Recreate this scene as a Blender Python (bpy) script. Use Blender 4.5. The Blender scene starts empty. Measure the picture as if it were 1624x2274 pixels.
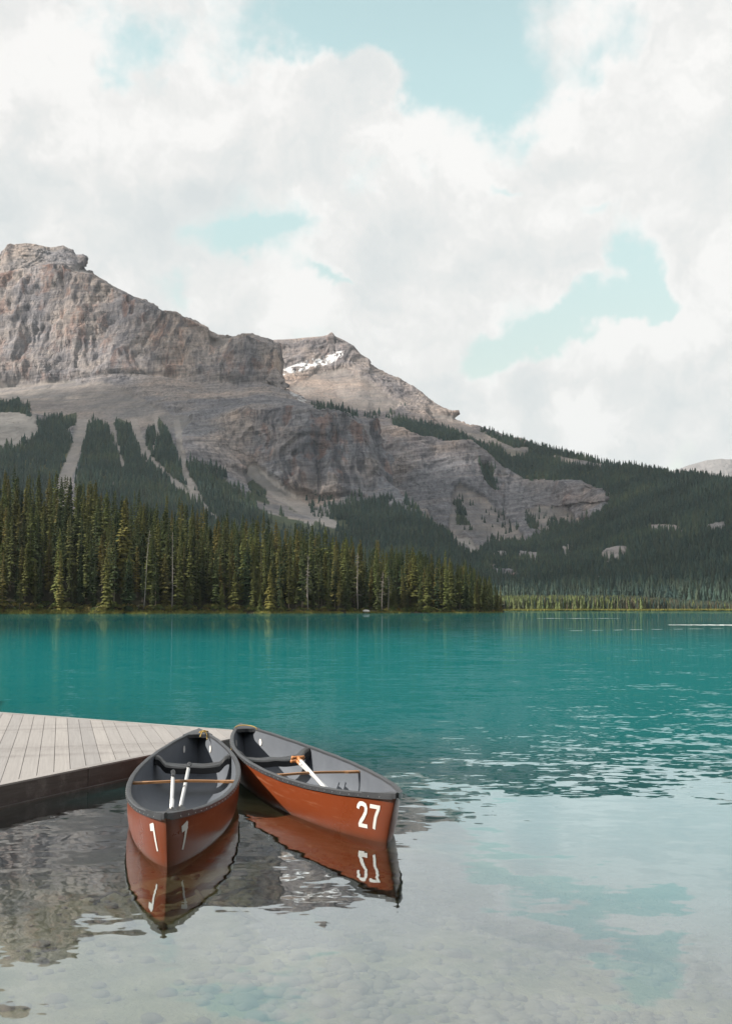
import bpy, math, random
import numpy as np
from mathutils import Vector, Matrix
R = math.radians
random.seed(7); rng = np.random.default_rng(7)
sc = bpy.context.scene
COL = sc.collection

# ------------------------------------------------------------------ camera
F, CX, CY = 2600.0, 812.0, 1136.5        # focal length and centre in units of a 1624 px wide picture
EYE, PITCH = 1.65, math.atan(214.5 / 2600.0)
cd = bpy.data.cameras.new('camera'); cam = bpy.data.objects.new('camera', cd); COL.objects.link(cam)
cam.location = (0, 0, EYE); cam.rotation_euler = (R(90) + PITCH, 0, 0)
cd.sensor_fit = 'HORIZONTAL'; cd.sensor_width = 36.0; cd.lens = F / 1624.0 * 36.0
cd.clip_start = 0.1; cd.clip_end = 60000
sc.camera = cam
def ray(px, py):
    px = np.asarray(px, float); py = np.asarray(py, float)
    u = (CY - py) / F
    dy = math.cos(PITCH) - u * math.sin(PITCH); dz = math.sin(PITCH) + u * math.cos(PITCH)
    return (px - CX) / F / dy, dz / dy           # x and z per metre of distance
def at(px, py, D):
    a, b = ray(px, py)
    return np.stack([a * D, np.broadcast_to(D, np.shape(a)) * 1.0, EYE + b * D], -1)

# ------------------------------------------------------------------ node helper
class NT:
    def __init__(s, tree): s.t = tree; s.n = tree.nodes; s.l = tree.links
    def node(s, kind, **kw):
        n = s.n.new(kind)
        for k, v in kw.items(): setattr(n, k, v)
        return n
    def put(s, sock, v):
        if v is None: return
        if hasattr(v, 'is_linked'): s.l.new(v, sock)
        else:
            if sock.type == 'RGBA' and not isinstance(v, (int, float)) and len(v) == 3: v = (*v, 1)
            sock.default_value = v
    def m(s, op, a, b=None, c=None, clamp=False):
        n = s.node('ShaderNodeMath', operation=op, use_clamp=clamp)
        for i, v in enumerate((a, b, c)): s.put(n.inputs[i], v)
        return n.outputs[0]
    def v(s, op, a, b=None, scale=None):
        n = s.node('ShaderNodeVectorMath', operation=op)
        s.put(n.inputs[0], a); s.put(n.inputs[1], b)
        if scale is not None: s.put(n.inputs['Scale'], scale)
        return n.outputs['Value'] if op in ('DOT_PRODUCT', 'LENGTH') else n.outputs[0]
    def noise(s, vec, scale=1., detail=4., rough=.5, dist=0., out='Fac'):
        n = s.node('ShaderNodeTexNoise')
        s.put(n.inputs['Vector'], vec); s.put(n.inputs['Scale'], scale); s.put(n.inputs['Detail'], detail)
        s.put(n.inputs['Roughness'], rough); s.put(n.inputs['Distortion'], dist)
        return n.outputs[out]
    def mix(s, f, a, b, kind='MIX'):
        n = s.node('ShaderNodeMix', data_type='RGBA', blend_type=kind)
        s.put(n.inputs[0], f); s.put(n.inputs[6], a); s.put(n.inputs[7], b)
        return n.outputs[2]
    def ss(s, x, lo, hi):
        n = s.node('ShaderNodeMapRange', interpolation_type='SMOOTHSTEP')
        s.put(n.inputs[0], x); s.put(n.inputs[1], lo); s.put(n.inputs[2], hi)
        return n.outputs[0]
    def ramp(s, x, stops):
        n = s.node('ShaderNodeValToRGB'); e = n.color_ramp.elements
        while len(e) < len(stops): e.new(.5)
        for el, (p, c) in zip(e, stops): el.position = p; el.color = (*c, 1)
        s.put(n.inputs[0], x); return n.outputs[0]
    def attr(s, name, out='Fac'): return s.node('ShaderNodeAttribute', attribute_name=name).outputs[out]
    def sep(s, v):
        n = s.node('ShaderNodeSeparateXYZ'); s.put(n.inputs[0], v); return n.outputs
    def comb(s, x=0., y=0., z=0.):
        n = s.node('ShaderNodeCombineXYZ'); s.put(n.inputs[0], x); s.put(n.inputs[1], y); s.put(n.inputs[2], z); return n.outputs[0]

# ------------------------------------------------------------------ sun and sky
SUN_EL, SUN_AZ = R(33), math.atan2(-0.96, -0.22)       # azimuth from +Y, clockwise
SV = Vector((math.sin(SUN_AZ) * math.cos(SUN_EL), math.cos(SUN_AZ) * math.cos(SUN_EL), math.sin(SUN_EL)))
ld = bpy.data.lights.new('sun', 'SUN'); sun = bpy.data.objects.new('sun', ld); COL.objects.link(sun)
ld.energy = 5.0; ld.angle = R(0.6); ld.color = (1.0, .93, .82)
sun.rotation_euler = SV.to_track_quat('Z', 'Y').to_euler(); sun.location = (-40, -10, 60)

world = bpy.data.worlds.new('World'); sc.world = world; world.use_nodes = True
W = NT(world.node_tree); W.n.clear()
sky = W.node('ShaderNodeTexSky', sky_type='NISHITA', sun_disc=False)
sky.sun_elevation = SUN_EL; sky.sun_rotation = SUN_AZ; sky.altitude = 1300; sky.air_density = 1.0; sky.dust_density = .6; sky.ozone_density = 1.5
d = W.node('ShaderNodeTexCoord').outputs['Generated']
wn = W.noise(d, 7., 5., .55, out='Color')
d2 = W.v('ADD', d, W.v('SCALE', W.v('SUBTRACT', wn, (.5, .5, .5)), scale=.10))
wn2 = W.noise(d, 22., 4., .6, out='Color')
d2 = W.v('ADD', d2, W.v('SCALE', W.v('SUBTRACT', wn2, (.5, .5, .5)), scale=.06))
def blob(px, py, wx, wy, ang, weight, acc):
    a, b = ray(px, py); c = Vector((float(a), 1., float(b))).normalized()
    rt = Vector((c.y, -c.x, 0)).normalized(); up = rt.cross(c); q = R(ang)
    e1 = rt * math.cos(q) + up * math.sin(q); e2 = -rt * math.sin(q) + up * math.cos(q)
    e1 = e1 * (F / wx); e2 = e2 * (F / wy)
    dd = W.v('SUBTRACT', d2, tuple(c))
    x = W.v('DOT_PRODUCT', dd, tuple(e1)); y = W.v('DOT_PRODUCT', dd, tuple(e2))
    r2 = W.m('ADD', W.m('MULTIPLY', x, x), W.m('MULTIPLY', y, y))
    g = W.m('EXPONENT', W.m('MULTIPLY', r2, -1.))
    return W.m('MULTIPLY_ADD', g, weight, acc)
acc = 0.0
for b in [ # openings (negative) and heaps (positive): x, y, half widths, tilt, weight
    (830, 30, 330, 130, 0, -1.6), (1060, 215, 110, 85, -20, -1.3), (285, 90, 85, 95, 20, -1.0), (1330, 95, 170, 45, 20, -.75),
    (545, 512, 115, 26, 6, -1.0), (720, 628, 45, 18, 0, -.8), (1440, 620, 52, 85, 20, -1.5), (1270, 735, 230, 40, 12, -1.5),
    (1070, 830, 95, 60, 38, -1.3), (1330, 478, 70, 24, 15, -.75), (1115, 408, 45, 18, 0, -.75), (390, 665, 90, 35, -25, -.55), (930, 250, 40, 40, 0, -.5),
    (700, 210, 200, 90, -8, 1.0), (1450, 290, 250, 120, 8, .7), (1480, 795, 230, 50, 18, 1.4), (100, 250, 260, 220, 0, .7),
    (1350, 900, 300, 70, 0, .6), (450, 800, 500, 90, -25, .6), (1560, 40, 220, 40, 8, .8)]:
    acc = blob(*b, acc)
f1 = W.noise(d, 9., 9., .58, .15)
f2 = W.noise(W.v('ADD', d, (3.1, 0, -.012)), 5., 6., .55)
dens = W.m('ADD', W.m('MULTIPLY_ADD', W.m('SUBTRACT', f1, .5), 3.1, .60), acc)
alpha = W.m('MULTIPLY_ADD', W.ss(dens, -.28, .50), .96, .04)
# light and dark parts of the cloud: sunlit billows against thicker grey bases
g1 = W.noise(d2, 8., 8., .6, .2)
g2 = W.noise(W.v('ADD', d2, (-.025, -.008, .02)), 8., 8., .6, .2)
lit = W.m('MULTIPLY_ADD', W.m('SUBTRACT', g1, g2), 3.4, .5)
tone = W.m('ADD', W.m('MULTIPLY', lit, .75), W.m('MULTIPLY', W.ss(f2, .33, .66), .42)); tone = W.m('MULTIPLY_ADD', W.m('SUBTRACT', 1., W.ss(dens, .15, .9)), .22, tone)
tb = 0.0
for b in [(1430, 770, 210, 36, 16, .5), (560, 600, 80, 35, 0, .25), (690, 690, 70, 32, 0, .28), (330, 340, 130, 60, 20, .25), (620, 250, 160, 80, 0, .28), (1500, 190, 170, 70, 10, .25), (980, 350, 120, 55, 0, .25), (1290, 930, 60, 40, 0, .3), (60, 90, 110, 80, 0, .35),
          (150, 470, 260, 70, 0, -.30), (800, 470, 260, 60, 0, -.26), (1330, 330, 220, 45, 5, -.18), (1450, 880, 180, 40, 0, -.2), (1150, 620, 200, 60, 0, -.2), (500, 400, 160, 45, 0, -.2)]:
    tb = blob(*b, tb)
tone = W.m('ADD', tone, tb)
ccol = W.ramp(tone, [(.12, (.725, .762, .768)), (.42, (.80, .82, .815)), (.70, (.88, .875, .86)), (1.0, (.99, .975, .955))])
skyc = W.mix(1., sky.outputs[0], (3.35, 2.85, 1.66), 'MULTIPLY')
el = W.sep(d)[2]; skyc = W.mix(1., skyc, W.mix(W.ss(el, .12, .45), (.62, .54, .585), (1., 1., 1.)), 'MULTIPLY')
bg1 = W.node('ShaderNodeBackground'); W.put(bg1.inputs[0], skyc); bg1.inputs[1].default_value = .09
bg2 = W.node('ShaderNodeBackground'); W.put(bg2.inputs[0], ccol); bg2.inputs[1].default_value = .58
mx = W.node('ShaderNodeMixShader'); W.put(mx.inputs[0], alpha); W.l.new(bg1.outputs[0], mx.inputs[1]); W.l.new(bg2.outputs[0], mx.inputs[2])
wo = W.node('ShaderNodeOutputWorld'); W.l.new(mx.outputs[0], wo.inputs[0])

vs = sc.view_settings; vs.view_transform = 'Standard'; vs.look = 'None'; vs.exposure = .78; vs.gamma = 1.0; vs.use_curve_mapping = False
sc.cycles.use_denoising = True
sc.cycles.max_bounces = 8; sc.cycles.diffuse_bounces = 3; sc.cycles.glossy_bounces = 4; sc.cycles.transparent_max_bounces = 16
sc.cycles.caustics_reflective = False; sc.cycles.caustics_refractive = False; sc.cycles.sample_clamp_indirect = 4.

# ------------------------------------------------------------------ object helpers
def link(o, parent=None):
    COL.objects.link(o)
    if parent is not None: o.parent = parent
    return o
def mesh(name, V, Fc, mat=None, parent=None, smooth=False, uvattr=None):
    me = bpy.data.meshes.new(name)
    if isinstance(Fc, np.ndarray):
        V = np.asarray(V, np.float32); nf, k = Fc.shape
        me.vertices.add(len(V)); me.vertices.foreach_set('co', V.ravel())
        me.loops.add(nf * k); me.loops.foreach_set('vertex_index', Fc.astype(np.int32).ravel())
        me.polygons.add(nf); me.polygons.foreach_set('loop_start', np.arange(0, nf * k, k, dtype=np.int32))
        me.polygons.foreach_set('loop_total', np.full(nf, k, np.int32)); me.update(calc_edges=True); me.validate()
    else:
        me.from_pydata([tuple(map(float, p)) for p in V], [], Fc); me.update()
    if smooth: me.polygons.foreach_set('use_smooth', np.ones(len(me.polygons), bool))
    if mat: me.materials.append(mat)
    return link(bpy.data.objects.new(name, me), parent)
def addattr(o, name, arr):
    a = o.data.attributes.new(name, 'FLOAT', 'POINT'); a.data.foreach_set('value', np.asarray(arr, np.float32).ravel())
def tag(o, label=None, cat=None, group=None, kind=None):
    for k, v in (('label', label), ('category', cat), ('group', group), ('kind', kind)):
        if v: o[k] = v
    return o
def empty(name, loc=(0, 0, 0), rz=0., label=None, cat=None, group=None):
    o = bpy.data.objects.new(name, None); COL.objects.link(o); o.location = loc; o.rotation_euler = (0, 0, rz); o.empty_display_size = .2
    return tag(o, label, cat, group)
class MB:
    def __init__(s): s.V = []; s.F = []
    def add(s, V, Fc):
        k = len(s.V); s.V += [tuple(map(float, p)) for p in V]; s.F += [tuple(i + k for i in f) for f in Fc]
    def box(s, lo, hi):
        (a, b, c), (x, y, z) = lo, hi
        s.add([(a, b, c), (x, b, c), (x, y, c), (a, y, c), (a, b, z), (x, b, z), (x, y, z), (a, y, z)],
              [(3, 2, 1, 0), (4, 5, 6, 7), (0, 1, 5, 4), (1, 2, 6, 5), (2, 3, 7, 6), (3, 0, 4, 7)])
    def tube(s, pts, rad, n=8, cap=True):
        pts = [Vector(p) for p in pts]; rad = rad if hasattr(rad, '__len__') else [rad] * len(pts)
        V = []; Fc = []; ref = None
        for i, p in enumerate(pts):
            t = (pts[min(i + 1, len(pts) - 1)] - pts[max(i - 1, 0)]).normalized()
            if ref is None: ref = t.orthogonal().normalized()
            ref = (ref - t * ref.dot(t)).normalized(); b = t.cross(ref)
            for k in range(n):
                q = 2 * math.pi * k / n; V.append(p + (ref * math.cos(q) + b * math.sin(q)) * rad[i])
        for i in range(len(pts) - 1):
            for k in range(n): Fc.append((i * n + k, i * n + (k + 1) % n, (i + 1) * n + (k + 1) % n, (i + 1) * n + k))
        if cap: Fc += [tuple(range(n))[::-1], tuple(range((len(pts) - 1) * n, len(pts) * n))]
        s.add(V, Fc)
    def build(s, name, mat=None, parent=None, smooth=False): return mesh(name, s.V, s.F, mat, parent, smooth)
def material(name, col=(.5, .5, .5), rough=.6, spec=.5, metal=0.):
    m = bpy.data.materials.new(name); m.use_nodes = True; N = NT(m.node_tree)
    p = m.node_tree.nodes['Principled BSDF']
    N.put(p.inputs['Base Color'], (*col, 1)); p.inputs['Roughness'].default_value = rough; p.inputs['Metallic'].default_value = metal
    p.inputs['Specular IOR Level'].default_value = spec
    return m, N, p
def bump(N, p, h, dist, strength=1.):
    b = N.node('ShaderNodeBump'); b.inputs['Strength'].default_value = strength; N.put(b.inputs['Distance'], dist); N.put(b.inputs['Height'], h)
    N.l.new(b.outputs[0], p.inputs['Normal'])

# ------------------------------------------------------------------ numeric noise
_g = rng.normal(size=(256, 3)); _g /= np.linalg.norm(_g, axis=1)[:, None]; _pm = np.tile(rng.permutation(256), 3)
def perlin(p):
    i = np.floor(p).astype(np.int64); f = p - i; i &= 255; u = f * f * f * (f * (f * 6 - 15) + 10)
    out = 0
    for dx in (0, 1):
        for dy in (0, 1):
            h = _pm[_pm[i[..., 0] + dx] + i[..., 1] + dy]
            for dz in (0, 1):
                g = _g[_pm[h + i[..., 2] + dz]]
                w = (u[..., 0] if dx else 1 - u[..., 0]) * (u[..., 1] if dy else 1 - u[..., 1]) * (u[..., 2] if dz else 1 - u[..., 2])
                out = out + w * (g[..., 0] * (f[..., 0] - dx) + g[..., 1] * (f[..., 1] - dy) + g[..., 2] * (f[..., 2] - dz))
    return out
def fbm(p, o=4, gain=.5, ridged=False):
    a, s, t = 1., 0., 0.
    for k in range(o):
        n = perlin(p * 2. ** k + 17.3 * k); n = (1 - 2.2 * np.abs(n)) if ridged else n * 1.6
        s = s + a * n; t += a; a *= gain
    return s / t
def sstep(x, a, b):
    t = np.clip((x - a) / (b - a), 0, 1); return t * t * (3 - 2 * t)
def inpoly(x, y, poly):
    c = np.zeros(np.shape(x), bool); n = len(poly)
    for i in range(n):
        (x1, y1), (x2, y2) = poly[i], poly[(i + 1) % n]
        if y1 == y2: continue
        c ^= ((y1 > y) != (y2 > y)) & (x < (x2 - x1) * (y - y1) / (y2 - y1) + x1)
    return c
def near_line(x, y, pts):           # distance to a polyline and the width interpolated along it
    best = np.full(np.shape(x), 1e9)
    for (x1, y1, w1), (x2, y2, w2) in zip(pts[:-1], pts[1:]):
        dx, dy = x2 - x1, y2 - y1; t = np.clip(((x - x1) * dx + (y - y1) * dy) / (dx * dx + dy * dy), 0, 1)
        best = np.minimum(best, np.hypot(x - x1 - t * dx, y - y1 - t * dy) / (w1 + t * (w2 - w1)))
    return best


# ================================================================== THE SETTING
# ------------------------------------------------------------------ rock and forest-floor material
def rock_material(name, tint, seed):
    m, N, p = material(name, rough=.92, spec=.15)
    P = N.node('ShaderNodeNewGeometry').outputs['Position']
    x, y, z = N.sep(P)[0:3]
    warp = N.noise(P, .004, 4., .6, out='Color')
    Pw = N.v('ADD', P, N.v('SCALE', N.v('SUBTRACT', warp, (.5, .5, .5)), scale=90.))
    big = N.noise(Pw, .0055, 5., .6)
    base = N.ramp(big, [(.28, (.135, .137, .155)), (.42, (.225, .22, .232)), (.54, (.30, .272, .255)), (.70, (.40, .325, .275))])
    base = N.mix(N.m('MULTIPLY', N.ss(z, 520., 300.), N.ss(N.noise(P, .006, 3., .5), .36, .52)), base, N.mix(N.noise(Pw, .012, 4., .6), (.13, .145, .17), (.25, .26, .28)))
    # strata: thin tilted layers
    zz = N.m('ADD', N.m('MULTIPLY_ADD', x, -.10, z), N.m('MULTIPLY', N.sep(Pw)[1], .05))
    lay = N.noise(N.comb(N.m('MULTIPLY', x, .0025), seed, N.m('MULTIPLY', zz, .075)), 1., 5., .65)
    base = N.mix(N.m('MULTIPLY', N.ss(lay, .52, .66), .50), base, (.13, .125, .13))
    base = N.mix(N.m('MULTIPLY', N.ss(lay, .48, .34), .30), base, (.40, .36, .33))
    # water streaks down the faces
    st = N.noise(N.comb(N.m('MULTIPLY', N.sep(Pw)[0], .045), N.m('MULTIPLY', y, .012), N.m('MULTIPLY', z, .006)), 1., 5., .6)
    steep = N.attr('cliff')
    base = N.mix(N.m('MULTIPLY', N.m('MULTIPLY', N.ss(st, .49, .62), steep), .88), base, (.065, .066, .080))
    rust = N.noise(N.comb(N.m('MULTIPLY', x, .022), N.m('MULTIPLY', y, .02), N.m('MULTIPLY', z, .008)), 1.3, 4., .6)
    base = N.mix(N.m('MULTIPLY', N.m('MULTIPLY', N.ss(rust, .50, .64), steep), .58), base, (.27, .155, .115))
    fa = N.noise(N.v('MULTIPLY', P, (.16, .10, .032)), 1., 5., .7); fb = N.noise(N.comb(N.m('MULTIPLY', x, .02), 0., N.m('MULTIPLY', zz, .28)), 1., 4., .65)
    fine = N.m('ADD', N.m('MULTIPLY', fa, .62), N.m('MULTIPLY', fb, .38))
    base = N.mix(1., base, N.ramp(fine, [(.32, (.24, .24, .27)), (.45, (.92, .92, .94)), (.66, (1.85, 1.8, 1.72))]), 'MULTIPLY')
    vo = N.node('ShaderNodeTexVoronoi', feature='F1'); N.put(vo.inputs['Vector'], N.v('MULTIPLY', Pw, (.017, .012, .0055))); vo.inputs['Scale'].default_value = 1.
    base = N.mix(N.m('MULTIPLY', steep, .55), base, N.mix(1., base, N.mix(N.sep(vo.outputs['Color'])[0], (.62, .62, .66), (1.42, 1.38, 1.33)), 'MULTIPLY'))
    ve = N.node('ShaderNodeTexVoronoi', feature='DISTANCE_TO_EDGE'); N.put(ve.inputs['Vector'], N.v('MULTIPLY', N.v('ADD', P, N.v('SCALE', N.v('SUBTRACT', N.noise(P, .02, 4., .6, out='Color'), (.5, .5, .5)), scale=110.)), (.017, .010, .0048))); ve.inputs['Scale'].default_value = 1.
    base = N.mix(N.m('MULTIPLY', N.m('MULTIPLY', N.ss(ve.outputs['Distance'], .045, .0), N.ss(big, .42, .60)), N.m('MULTIPLY', N.ss(st, .40, .60), .40)), base, (.06, .06, .068))
    base = N.mix(1., base, tint, 'MULTIPLY')
    # scree: smoother, pinkish tan, combed down the slope
    sn = N.noise(P, .05, 6., .75); sn2 = N.noise(Pw, .012, 4., .6)
    scree = N.mix(sn, (.155, .138, .130), (.30, .265, .245)); scree = N.mix(N.ss(sn2, .42, .62), scree, (.14, .133, .132))
    run = N.noise(N.comb(N.m('MULTIPLY', N.sep(Pw)[0], .055), N.m('MULTIPLY', y, .006), N.m('MULTIPLY', z, .012)), 1., 5., .65)
    scree = N.mix(1., scree, N.ramp(run, [(.34, (.66, .66, .68)), (.5, (1., 1., 1.)), (.66, (1.28, 1.26, 1.24))]), 'MULTIPLY')
    spk = N.ss(N.noise(P, .22, 3., .7), .60, .68); scree = N.mix(N.m('MULTIPLY', spk, .55), scree, (.075, .072, .07))
    cover = N.m('MULTIPLY', N.attr('scree'), N.m('MULTIPLY_ADD', N.ss(N.m('ADD', N.m('MULTIPLY', lay, .6), N.m('MULTIPLY', big, .5)), .47, .60), -.65, 1.))
    base = N.mix(cover, base, scree)
    pale = N.mix(N.noise(P, .05, 5., .7), (.19, .178, .168), (.43, .40, .375))
    base = N.mix(N.attr('pale'), base, pale)
    fl = N.ramp(N.noise(P, .03, 5., .7), [(.3, (.022, .036, .026)), (.55, (.045, .058, .034)), (.75, (.085, .085, .045))])
    base = N.mix(N.attr('forest'), base, fl)
    gr = N.mix(N.noise(P, .04, 4., .7), (.08, .085, .035), (.16, .145, .055))
    base = N.mix(N.attr('grass'), base, gr)
    snow = N.m('MULTIPLY', N.attr('snow'), N.ss(N.noise(Pw, .05, 4., .6), .44, .54))
    base = N.mix(snow, base, (.80, .81, .83))
    N.put(p.inputs['Base Color'], base)
    hh = N.m('ADD', N.m('MULTIPLY', fine, .55), N.m('MULTIPLY', N.m('MULTIPLY', st, steep), .8))
    hh = N.m('ADD', hh, N.m('MULTIPLY', lay, .7)); hh = N.m('ADD', hh, N.m('MULTIPLY', N.ss(ve.outputs['Distance'], 0., .05), .25))
    k = N.m('MULTIPLY_ADD', N.attr('scree'), -5., 8.)
    bump(N, p, hh, k, .9)
    return m
rock_left = rock_material('rock_left', (.66, .65, .665), 1.7)
rock_back = rock_material('rock_back', (.66, .625, .625), 5.2)

def pl(px, pts):
    a = np.array(pts, float); return np.interp(px, a[:, 0], a[:, 1])
def terrain(name, x0, x1, ncol, lines, nseg, mat, kind, fields, disp, back=(700, 520), ease=None):
    """columns across the view, rows climbing through the drawn contour lines (each: height in picture, distance)"""
    px = np.linspace(x0, x1, ncol)
    Y = np.stack([pl(px, l[0]) for l in lines]); Dl = np.stack([pl(px, l[1]) for l in lines])
    for k in range(1, len(Y)): Y[k] = np.minimum(Y[k], Y[k - 1] - .02)
    rows_y, rows_d = [], []
    for k in range(len(lines) - 1):
        t = np.linspace(0, 1, nseg[k], endpoint=(k == len(lines) - 2))[:, None]
        rows_y.append(Y[k] + (Y[k + 1] - Y[k]) * t)
        rows_d.append(Dl[k] + (Dl[k + 1] - Dl[k]) * t)
    RY = np.concatenate(rows_y); RD = np.concatenate(rows_d)
    # soften the kinks in distance between the bands
    for _ in range(10): RD[1:-1] = (RD[:-2] + 2 * RD[1:-1] + RD[2:]) / 4; RD[:, 1:-1] = (RD[:, :-2] + 2 * RD[:, 1:-1] + RD[:, 2:]) / 4
    PX = np.broadcast_to(px, RY.shape)
    P = at(PX, RY, RD)
    du = np.gradient(P, axis=1); dv = np.gradient(P, axis=0); Nn = np.cross(du, dv); Nn /= np.linalg.norm(Nn, axis=-1)[..., None] + 1e-9
    fl = fields(PX, RY, P, Nn)
    P = P + disp(P, Nn, fl, RY)
    # far side of the mountain, falling away behind the ridge
    nb = 14; top = P[-1]; tb = np.linspace(0, 1, nb + 1)[1:]
    B = np.stack([top + np.stack([top[:, 0] * back[0] * t / top[:, 1], np.full(ncol, back[0] * t), -np.minimum(back[1] * t ** 1.1, 1e9) * np.ones(ncol)], -1) for t in tb])
    B[:, :, 2] += fbm(B / 160., 4) * 40 * np.minimum(tb * 3, 1)[:, None]
    A = np.concatenate([P, B]); nr = A.shape[0]
    i = np.arange(nr * ncol).reshape(nr, ncol)
    Fc = np.stack([i[:-1, :-1], i[:-1, 1:], i[1:, 1:], i[1:, :-1]], -1).reshape(-1, 4)
    o = mesh(name, A.reshape(-1, 3), Fc, mat, smooth=True); tag(o, kind=kind)
    for n, a in fl.items():
        addattr(o, n, np.concatenate([a, np.repeat(a[-1:], nb, 0)]))
    return o, P, fl, PX, RY

_warp = {}
def warps(PX, RY):
    key = (float(PX[0, 0]), PX.shape)
    if key not in _warp:
        n = np.stack([PX / 28., RY / 28., np.zeros(PX.shape)], -1); _warp[key] = (fbm(n, 4, .6), fbm(n + 31.7, 4, .6))
    return _warp[key]
def soft(PX, RY, poly, warp=9., seed=0.):
    ids = np.asarray(poly); b = RY.shape
    wx, wy = warps(PX, RY); k = int(seed * 37) % 211
    wx = np.roll(wx, k, 1) * warp * 1.3; wy = np.roll(wy, k * 2 + 5, 1) * warp
    return inpoly(PX + wx, RY + wy, poly).astype(float)
def strip(PX, RY, pts, seed=0., warp=4.):
    w = np.roll(warps(PX, RY)[0], int(seed * 53) % 300, 1)
    return 1 - sstep(near_line(PX + w * warp, RY, pts) + w * .3, .75, 1.15)

# ------------------------------------------------------------------ left massif
RIDGE1 = [(-300, 760), (-160, 680), (-60, 612), (0, 574), (18, 566), (34, 546), (60, 542), (90, 546), (112, 549), (140, 545), (156, 553), (168, 568), (174, 584), (172, 592), (196, 604),
          (220, 622), (258, 644), (310, 668), (350, 688), (385, 697), (420, 712), (448, 728), (462, 741), (480, 748), (500, 749), (522, 745), (546, 746), (580, 756), (600, 761), (607, 768),
          (610, 800), (616, 838), (626, 864), (650, 878), (690, 900), (740, 914), (775, 924), (797, 938), (806, 965), (820, 992), (838, 1018), (860, 1060), (884, 1104),
          (905, 1120), (960, 1155), (1000, 1190), (1035, 1226), (1060, 1248), (1078, 1275), (1100, 1338), (1120, 1345)]
rp = lambda o: [(x, y + o) for x, y in RIDGE1]
L1 = [
 ([(-300, 1348), (1120, 1347)], [(-300, 760), (1120, 800)]),
 ([(-300, 1190), (0, 1200), (300, 1225), (500, 1245), (800, 1268), (1000, 1290), (1085, 1310), (1120, 1336)], [(-300, 1400), (500, 1350), (1000, 1250), (1120, 1050)]),
 ([(-300, 1010), (0, 985), (300, 1005), (430, 1022), (500, 1050), (560, 1078), (640, 1106), (700, 1120), (860, 1112), (884, 1112), (905, 1126), (960, 1160), (1000, 1196), (1035, 1232), (1060, 1251), (1085, 1275), (1120, 1326)],
  [(-300, 2150), (300, 2150), (430, 2200), (560, 2280), (860, 2250), (905, 2150), (1000, 1950), (1060, 1700), (1120, 1100)]),
 ([(-300, 905), (0, 902), (300, 906), (430, 922), (500, 926), (560, 908), (640, 905), (700, 914), (760, 926), (797, 946), (806, 972), (820, 1000), (838, 1028), (860, 1070), (884, 1108), (905, 1123), (960, 1158), (1000, 1194), (1035, 1229), (1060, 1248), (1085, 1271), (1120, 1322)],
  [(-300, 2600), (300, 2600), (430, 2430), (560, 2400), (797, 2370), (884, 2270), (905, 2170), (1000, 1970), (1060, 1720), (1120, 1120)]),
 ([(-300, 880), (0, 862), (150, 848), (230, 838), (330, 836), (430, 850), (520, 856), (600, 858), (622, 872), (650, 886), (690, 906), (740, 919), (775, 930), (797, 942), (806, 968), (820, 996), (838, 1023), (860, 1066), (884, 1106), (905, 1121.5), (960, 1156.5), (1000, 1192), (1035, 1227.5), (1060, 1246.5), (1085, 1269.5), (1120, 1320)],
  [(-300, 2950), (150, 2950), (600, 2880), (650, 2750), (740, 2520), (797, 2400), (884, 2290), (905, 2190), (1000, 1990), (1060, 1740), (1120, 1140)]),
 ([(-300, 800), (-60, 660), (0, 628), (60, 600), (140, 596), (172, 606), (196, 612), (220, 628), (258, 650), (310, 674), (350, 694), (420, 718), (448, 734), (462, 747), (480, 754), (522, 751), (580, 762), (600, 768), (608, 778)] + [(x, y + 3) for x, y in RIDGE1 if x > 609],
  [(-300, 3250), (150, 3240), (350, 3060), (600, 2970), (650, 2800), (740, 2560), (797, 2420), (884, 2310), (905, 2210), (1000, 2010), (1060, 1760), (1120, 1160)]),
 (RIDGE1, [(-300, 3420), (150, 3400), (350, 3130), (600, 3020), (650, 2840), (740, 2600), (797, 2450), (884, 2330), (905, 2230), (1000, 2030), (1060, 1780), (1120, 1180)]),
]
FOREST1 = [
 [(-310, 1400), (-310, 900), (-60, 905), (40, 892), (55, 905), (70, 935), (92, 945), (110, 930), (150, 922), (170, 916), (172, 940), (150, 960), (168, 985), (158, 1010), (140, 1040), (120, 1075), (118, 1400)],
 [(166, 1400), (172, 1050), (184, 1000), (186, 950), (205, 932), (238, 948), (246, 975), (258, 1000), (262, 960), (250, 940), (262, 928), (290, 938), (300, 985), (330, 1035), (380, 1085), (450, 1125), (450, 1400)],
 [(330, 1035), (318, 1000), (330, 960), (352, 925), (372, 950), (385, 985), (392, 1030), (410, 1070), (442, 1118), (380, 1080)],
 [(425, 1065), (412, 1030), (440, 1030), (480, 1055), (540, 1110), (600, 1140), (640, 1150), (700, 1165), (700, 1400), (440, 1400), (440, 1120)],
 [(640, 1400), (700, 1155), (748, 1138), (780, 1120), (830, 1112), (862, 1128), (905, 1138), (955, 1162), (1000, 1196), (1035, 1228), (1120, 1320), (1120, 1400)],
 [(545, 1075), (562, 1062), (590, 1085), (600, 1120), (560, 1110)], [(615, 1085), (640, 1092), (690, 1130), (700, 1150), (640, 1130)]]
SPARSE1 = [[(690, 905), (720, 906), (760, 912), (795, 930), (790, 938), (740, 926), (700, 915)], [(-40, 893), (40, 890), (48, 905), (-30, 910)],
           [(760, 1115), (800, 1100), (840, 1108), (905, 1125), (955, 1155), (900, 1170), (760, 1150)], [(720, 1105), (745, 1120), (780, 1160), (700, 1150), (660, 1110)]]
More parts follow.
